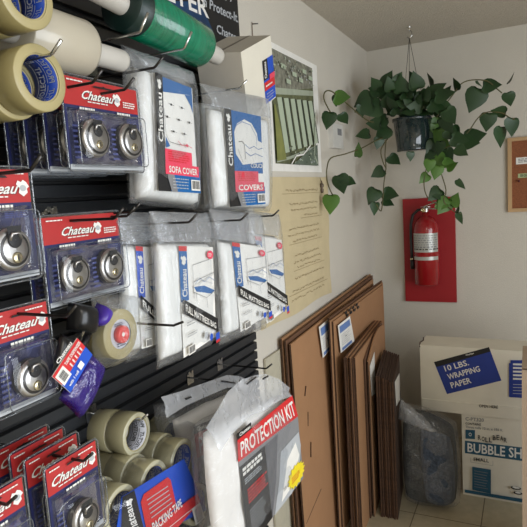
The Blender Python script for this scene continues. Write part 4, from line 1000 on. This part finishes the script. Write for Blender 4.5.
def leaf(mb, c, ang, size, tilt, mt, roll=0., lift=0.):
    """heart leaf: ang = direction the tip points in the x-z plane, tilt = turn about its own axis"""
    c = Vector(c); d = Vector((math.cos(ang), 0, math.sin(ang))); d = (d+Vector((0,-lift,0))).normalized()
    sd = d.cross(Vector((0,1,0))).normalized(); nn = sd.cross(d)
    sd2 = sd*math.cos(tilt)+nn*math.sin(tilt); nn = sd2.cross(d)
    prof = [(0,-.0),(-.10,.20),(-.06,.36),(.10,.47),(.32,.46),(.55,.34),(.78,.16),(1,0)]
    vs = []; mid = []
    for i, (l, w) in enumerate(prof):
        cup = .10*size*(w*2)**2; bend = -.12*size*max(l,0)**2
        ml = .0 if i < 2 else l
        vs += [c+d*(l*size)+sd2*(w*size)+nn*(cup+bend), c+d*(l*size)-sd2*(w*size)+nn*(cup+bend), c+d*((l if i > 1 else .02*i)*size)+nn*(bend)]
    fs = []
    for i in range(len(prof)-1):
        a, b = i*3, i*3+3
        fs += [(a+2,b+2,b,a), (b+2,a+2,a+1,b+1)]
    mb.add(vs, fs, mt, True)
def ply(px):
    if px < 385: return hy-.02-(385-px)/57*.64
    return hy-.02
def vp(px, py, dy=0): return PY(px, py, ply(px)+dy)
def leaf_px(mb, px, py, ang, s, mt=M_leaf, tilt=.3, dy=0.):
    p = vp(px, py, dy); k = (p-EYE).dot(RW @ Vector((0,0,-1)))/F
    leaf(mb, p, math.radians(ang), s*k, tilt, mt)
def vine(pts, leaves, name='vine'):
    m = MB(); P_ = [vp(*q) for q in pts]; sm = []
    for i in range(len(P_)-1):
        a, b = P_[i], P_[i+1]; p0 = P_[max(i-1,0)]; p3 = P_[min(i+2,len(P_)-1)]
        for k in range(4):
            u = k/4; sm.append(.5*((2*a)+(-p0+b)*u+(2*p0-5*a+4*b-p3)*u*u+(-p0+3*a-3*b+p3)*u**3))
    sm.append(P_[-1]); m.tube(sm, .0032, M_vine, 6)
    o = m.build(name, t)
    for lf in leaves:
        m = MB(); leaf_px(m, *lf); m.build('leaf', o)
LL = M_leafl
vine([(388,118),(372,122),(360,115),(352,108),(340,98),(331,91),(325,92),(324,99),(328,108),(331,113)],
     [(335,97,-10,17,LL,.2),(330,113,-105,17,M_leaf,.2),(341,114,-60,13,M_leaf,.5),(362,105,-95,13,M_leaf,.9),(337,96,-100,11,M_leaf,.6)])
vine([(388,136),(375,141),(362,148),(345,154),(331,158),(327,168),(327,180),(331,192),(334,196)],
     [(331,196,-95,19,LL,.15,-.02),(339,176,-75,19,M_leaf,.1),(357,156,75,14,LL,.6),(345,179,-30,13,M_leaf,.6),(380,138,-110,12,M_leaf,.5),(356,134,0,-1,M_leaf,.3) if False else (369,134,180,14,M_leaf,.7)])
vine([(386,140),(385,155),(386,168),(384,182),(383,197),(381,211),(376,204)],
     [(390,156,-45,14,M_leaf,.5),(383,170,-155,14,M_leaf,.3),(376,190,-120,17,M_leaf,.2),(384,192,-20,16,M_leaf,.4),(384,200,-35,12,M_leaf,.8),(376,203,-105,13,M_leaf,.9)])
vine([(388,138),(381,150),(383,162),(386,168)], [])
vine([(436,118),(445,105),(452,96),(461,84),(472,80),(487,81),(496,88),(502,93)],
     [(457,90,100,13,M_leaf,.9),(479,90,-115,24,M_leaf,.15),(484,85,-10,17,M_leaf,.3),(508,93,-80,14,M_leaf,.1),(507,83,48,12,M_leaf,1.3),(477,81,-60,8,M_leaf,1.2)])
vine([(440,150),(455,143),(468,132),(478,118),(488,112),(502,113),(510,118),(515,119)],
     [(489,114,-100,18,M_leaf,.1),(505,113,160,14,M_leaf,.5),(502,128,-100,20,M_leaf,.9),(513,119,-98,18,M_leaf,.6),(466,138,5,20,M_leaf,.2)])
vine([(434,150),(440,170),(446,190),(444,202),(455,212),(461,214)],
     [(449,200,-130,18,LL,.2),(440,190,-140,16,M_leaf,.2),(452,205,60,14,LL,.3),(456,212,60,9,M_leaf,1.1),(459,213,-80,12,M_leaf,1.0),(458,180,-60,12,M_leaf,1.0),(447,168,20,12,LL,.6)])
vine([(430,150),(426,170),(424,185),(428,198),(440,206)], [(434,190,-60,12,M_leaf,.3),(428,175,-140,12,LL,.4),(437,203,-20,13,LL,.3)])
# crown of leaves above and around the pot
m = MB(); r = random.Random(11)
for (px, py, ang, s, mt) in [(370,96,-150,24,0),(378,88,120,16,0),(384,84,60,18,0),(396,82,50,14,0),(388,92,170,26,0),(395,100,200,24,0),(380,106,190,26,0),(372,104,210,24,0),(386,118,-150,20,0),(388,128,-140,22,0),(380,124,170,18,0),
    (402,92,90,22,0),(410,96,70,20,0),(418,88,100,22,0),(421,92,-50,16,0),(430,92,20,22,0),(436,96,-10,24,0),(440,104,-40,24,0),(446,110,-70,22,0),(430,104,-30,20,0),(404,104,-60,24,0),(414,108,-90,22,1),(424,112,-100,20,0),
    (442,118,-60,24,0),(438,130,-80,22,1),(446,130,-30,20,0),(452,138,-10,22,0),(440,142,-100,18,0),(432,152,-120,16,0),(436,156,-60,20,1),(446,150,-50,16,0),(452,128,-60,18,0),(462,142,0,22,0),(456,148,-30,18,0),(430,160,-90,16,1),(438,166,-100,18,1),(444,160,-20,14,1),
    (411,152,-100,12,0),(396,112,-120,22,0),(376,98,160,20,0),(392,90,100,18,0),(424,100,60,18,0),(442,96,30,16,0)]:
    if 392 < px < 432 and 104 < py < 150: continue
    leaf_px(m, px, py, ang+r.uniform(-12,12), s*.8, LL if mt else M_leaf, r.uniform(-.7,.7), r.uniform(-.12,-.03) if py < 118 or px < 394 or px > 430 else -.13)
for k in range(70):
    a = r.uniform(0, 2*PI); rad = r.uniform(.02, .13); zz = prim+r.uniform(.02, .12)
    leaf(m, (px_+rad*math.cos(a), py_+rad*math.sin(a)*.9, zz), r.uniform(-.5, PI+.5), r.uniform(.045,.08), r.uniform(-1,1), M_leaf, lift=r.uniform(-.3,.6))
for k in range(26):
    a = r.uniform(-.45, 1.2); rad = pr+r.uniform(.01,.06)
    leaf(m, (px_+rad*math.cos(a), py_+rad*math.sin(a), prim-r.uniform(0,.22)), r.uniform(-2.4,-.6), r.uniform(.06,.09), r.uniform(-.8,.8), LL if r.random() < .25 else M_leaf)
for (px, py, px2, py2) in ((421,78,428,96),(373,90,384,76)): pass
leaf_px(m, 431,86,98,14,M_leaf,1.1); leaf_px(m, 416,88,105,18,M_leaf,.5); leaf_px(m, 385,90,60,20,M_leaf,.9); leaf_px(m, 376,102,200,22,M_leaf,.7)
m.build('foliage', t)

# ------------------------------------------------------------------ output look
sc = bpy.context.scene
sc.view_settings.view_transform = 'Standard'; sc.view_settings.look = 'None'; sc.view_settings.gamma = 1; sc.view_settings.exposure = 0
sc.cycles.use_denoising = True
sc.cycles.max_bounces = 8; sc.cycles.transparent_max_bounces = 24; sc.cycles.diffuse_bounces = 4
sc.cycles.caustics_reflective = False; sc.cycles.caustics_refractive = False
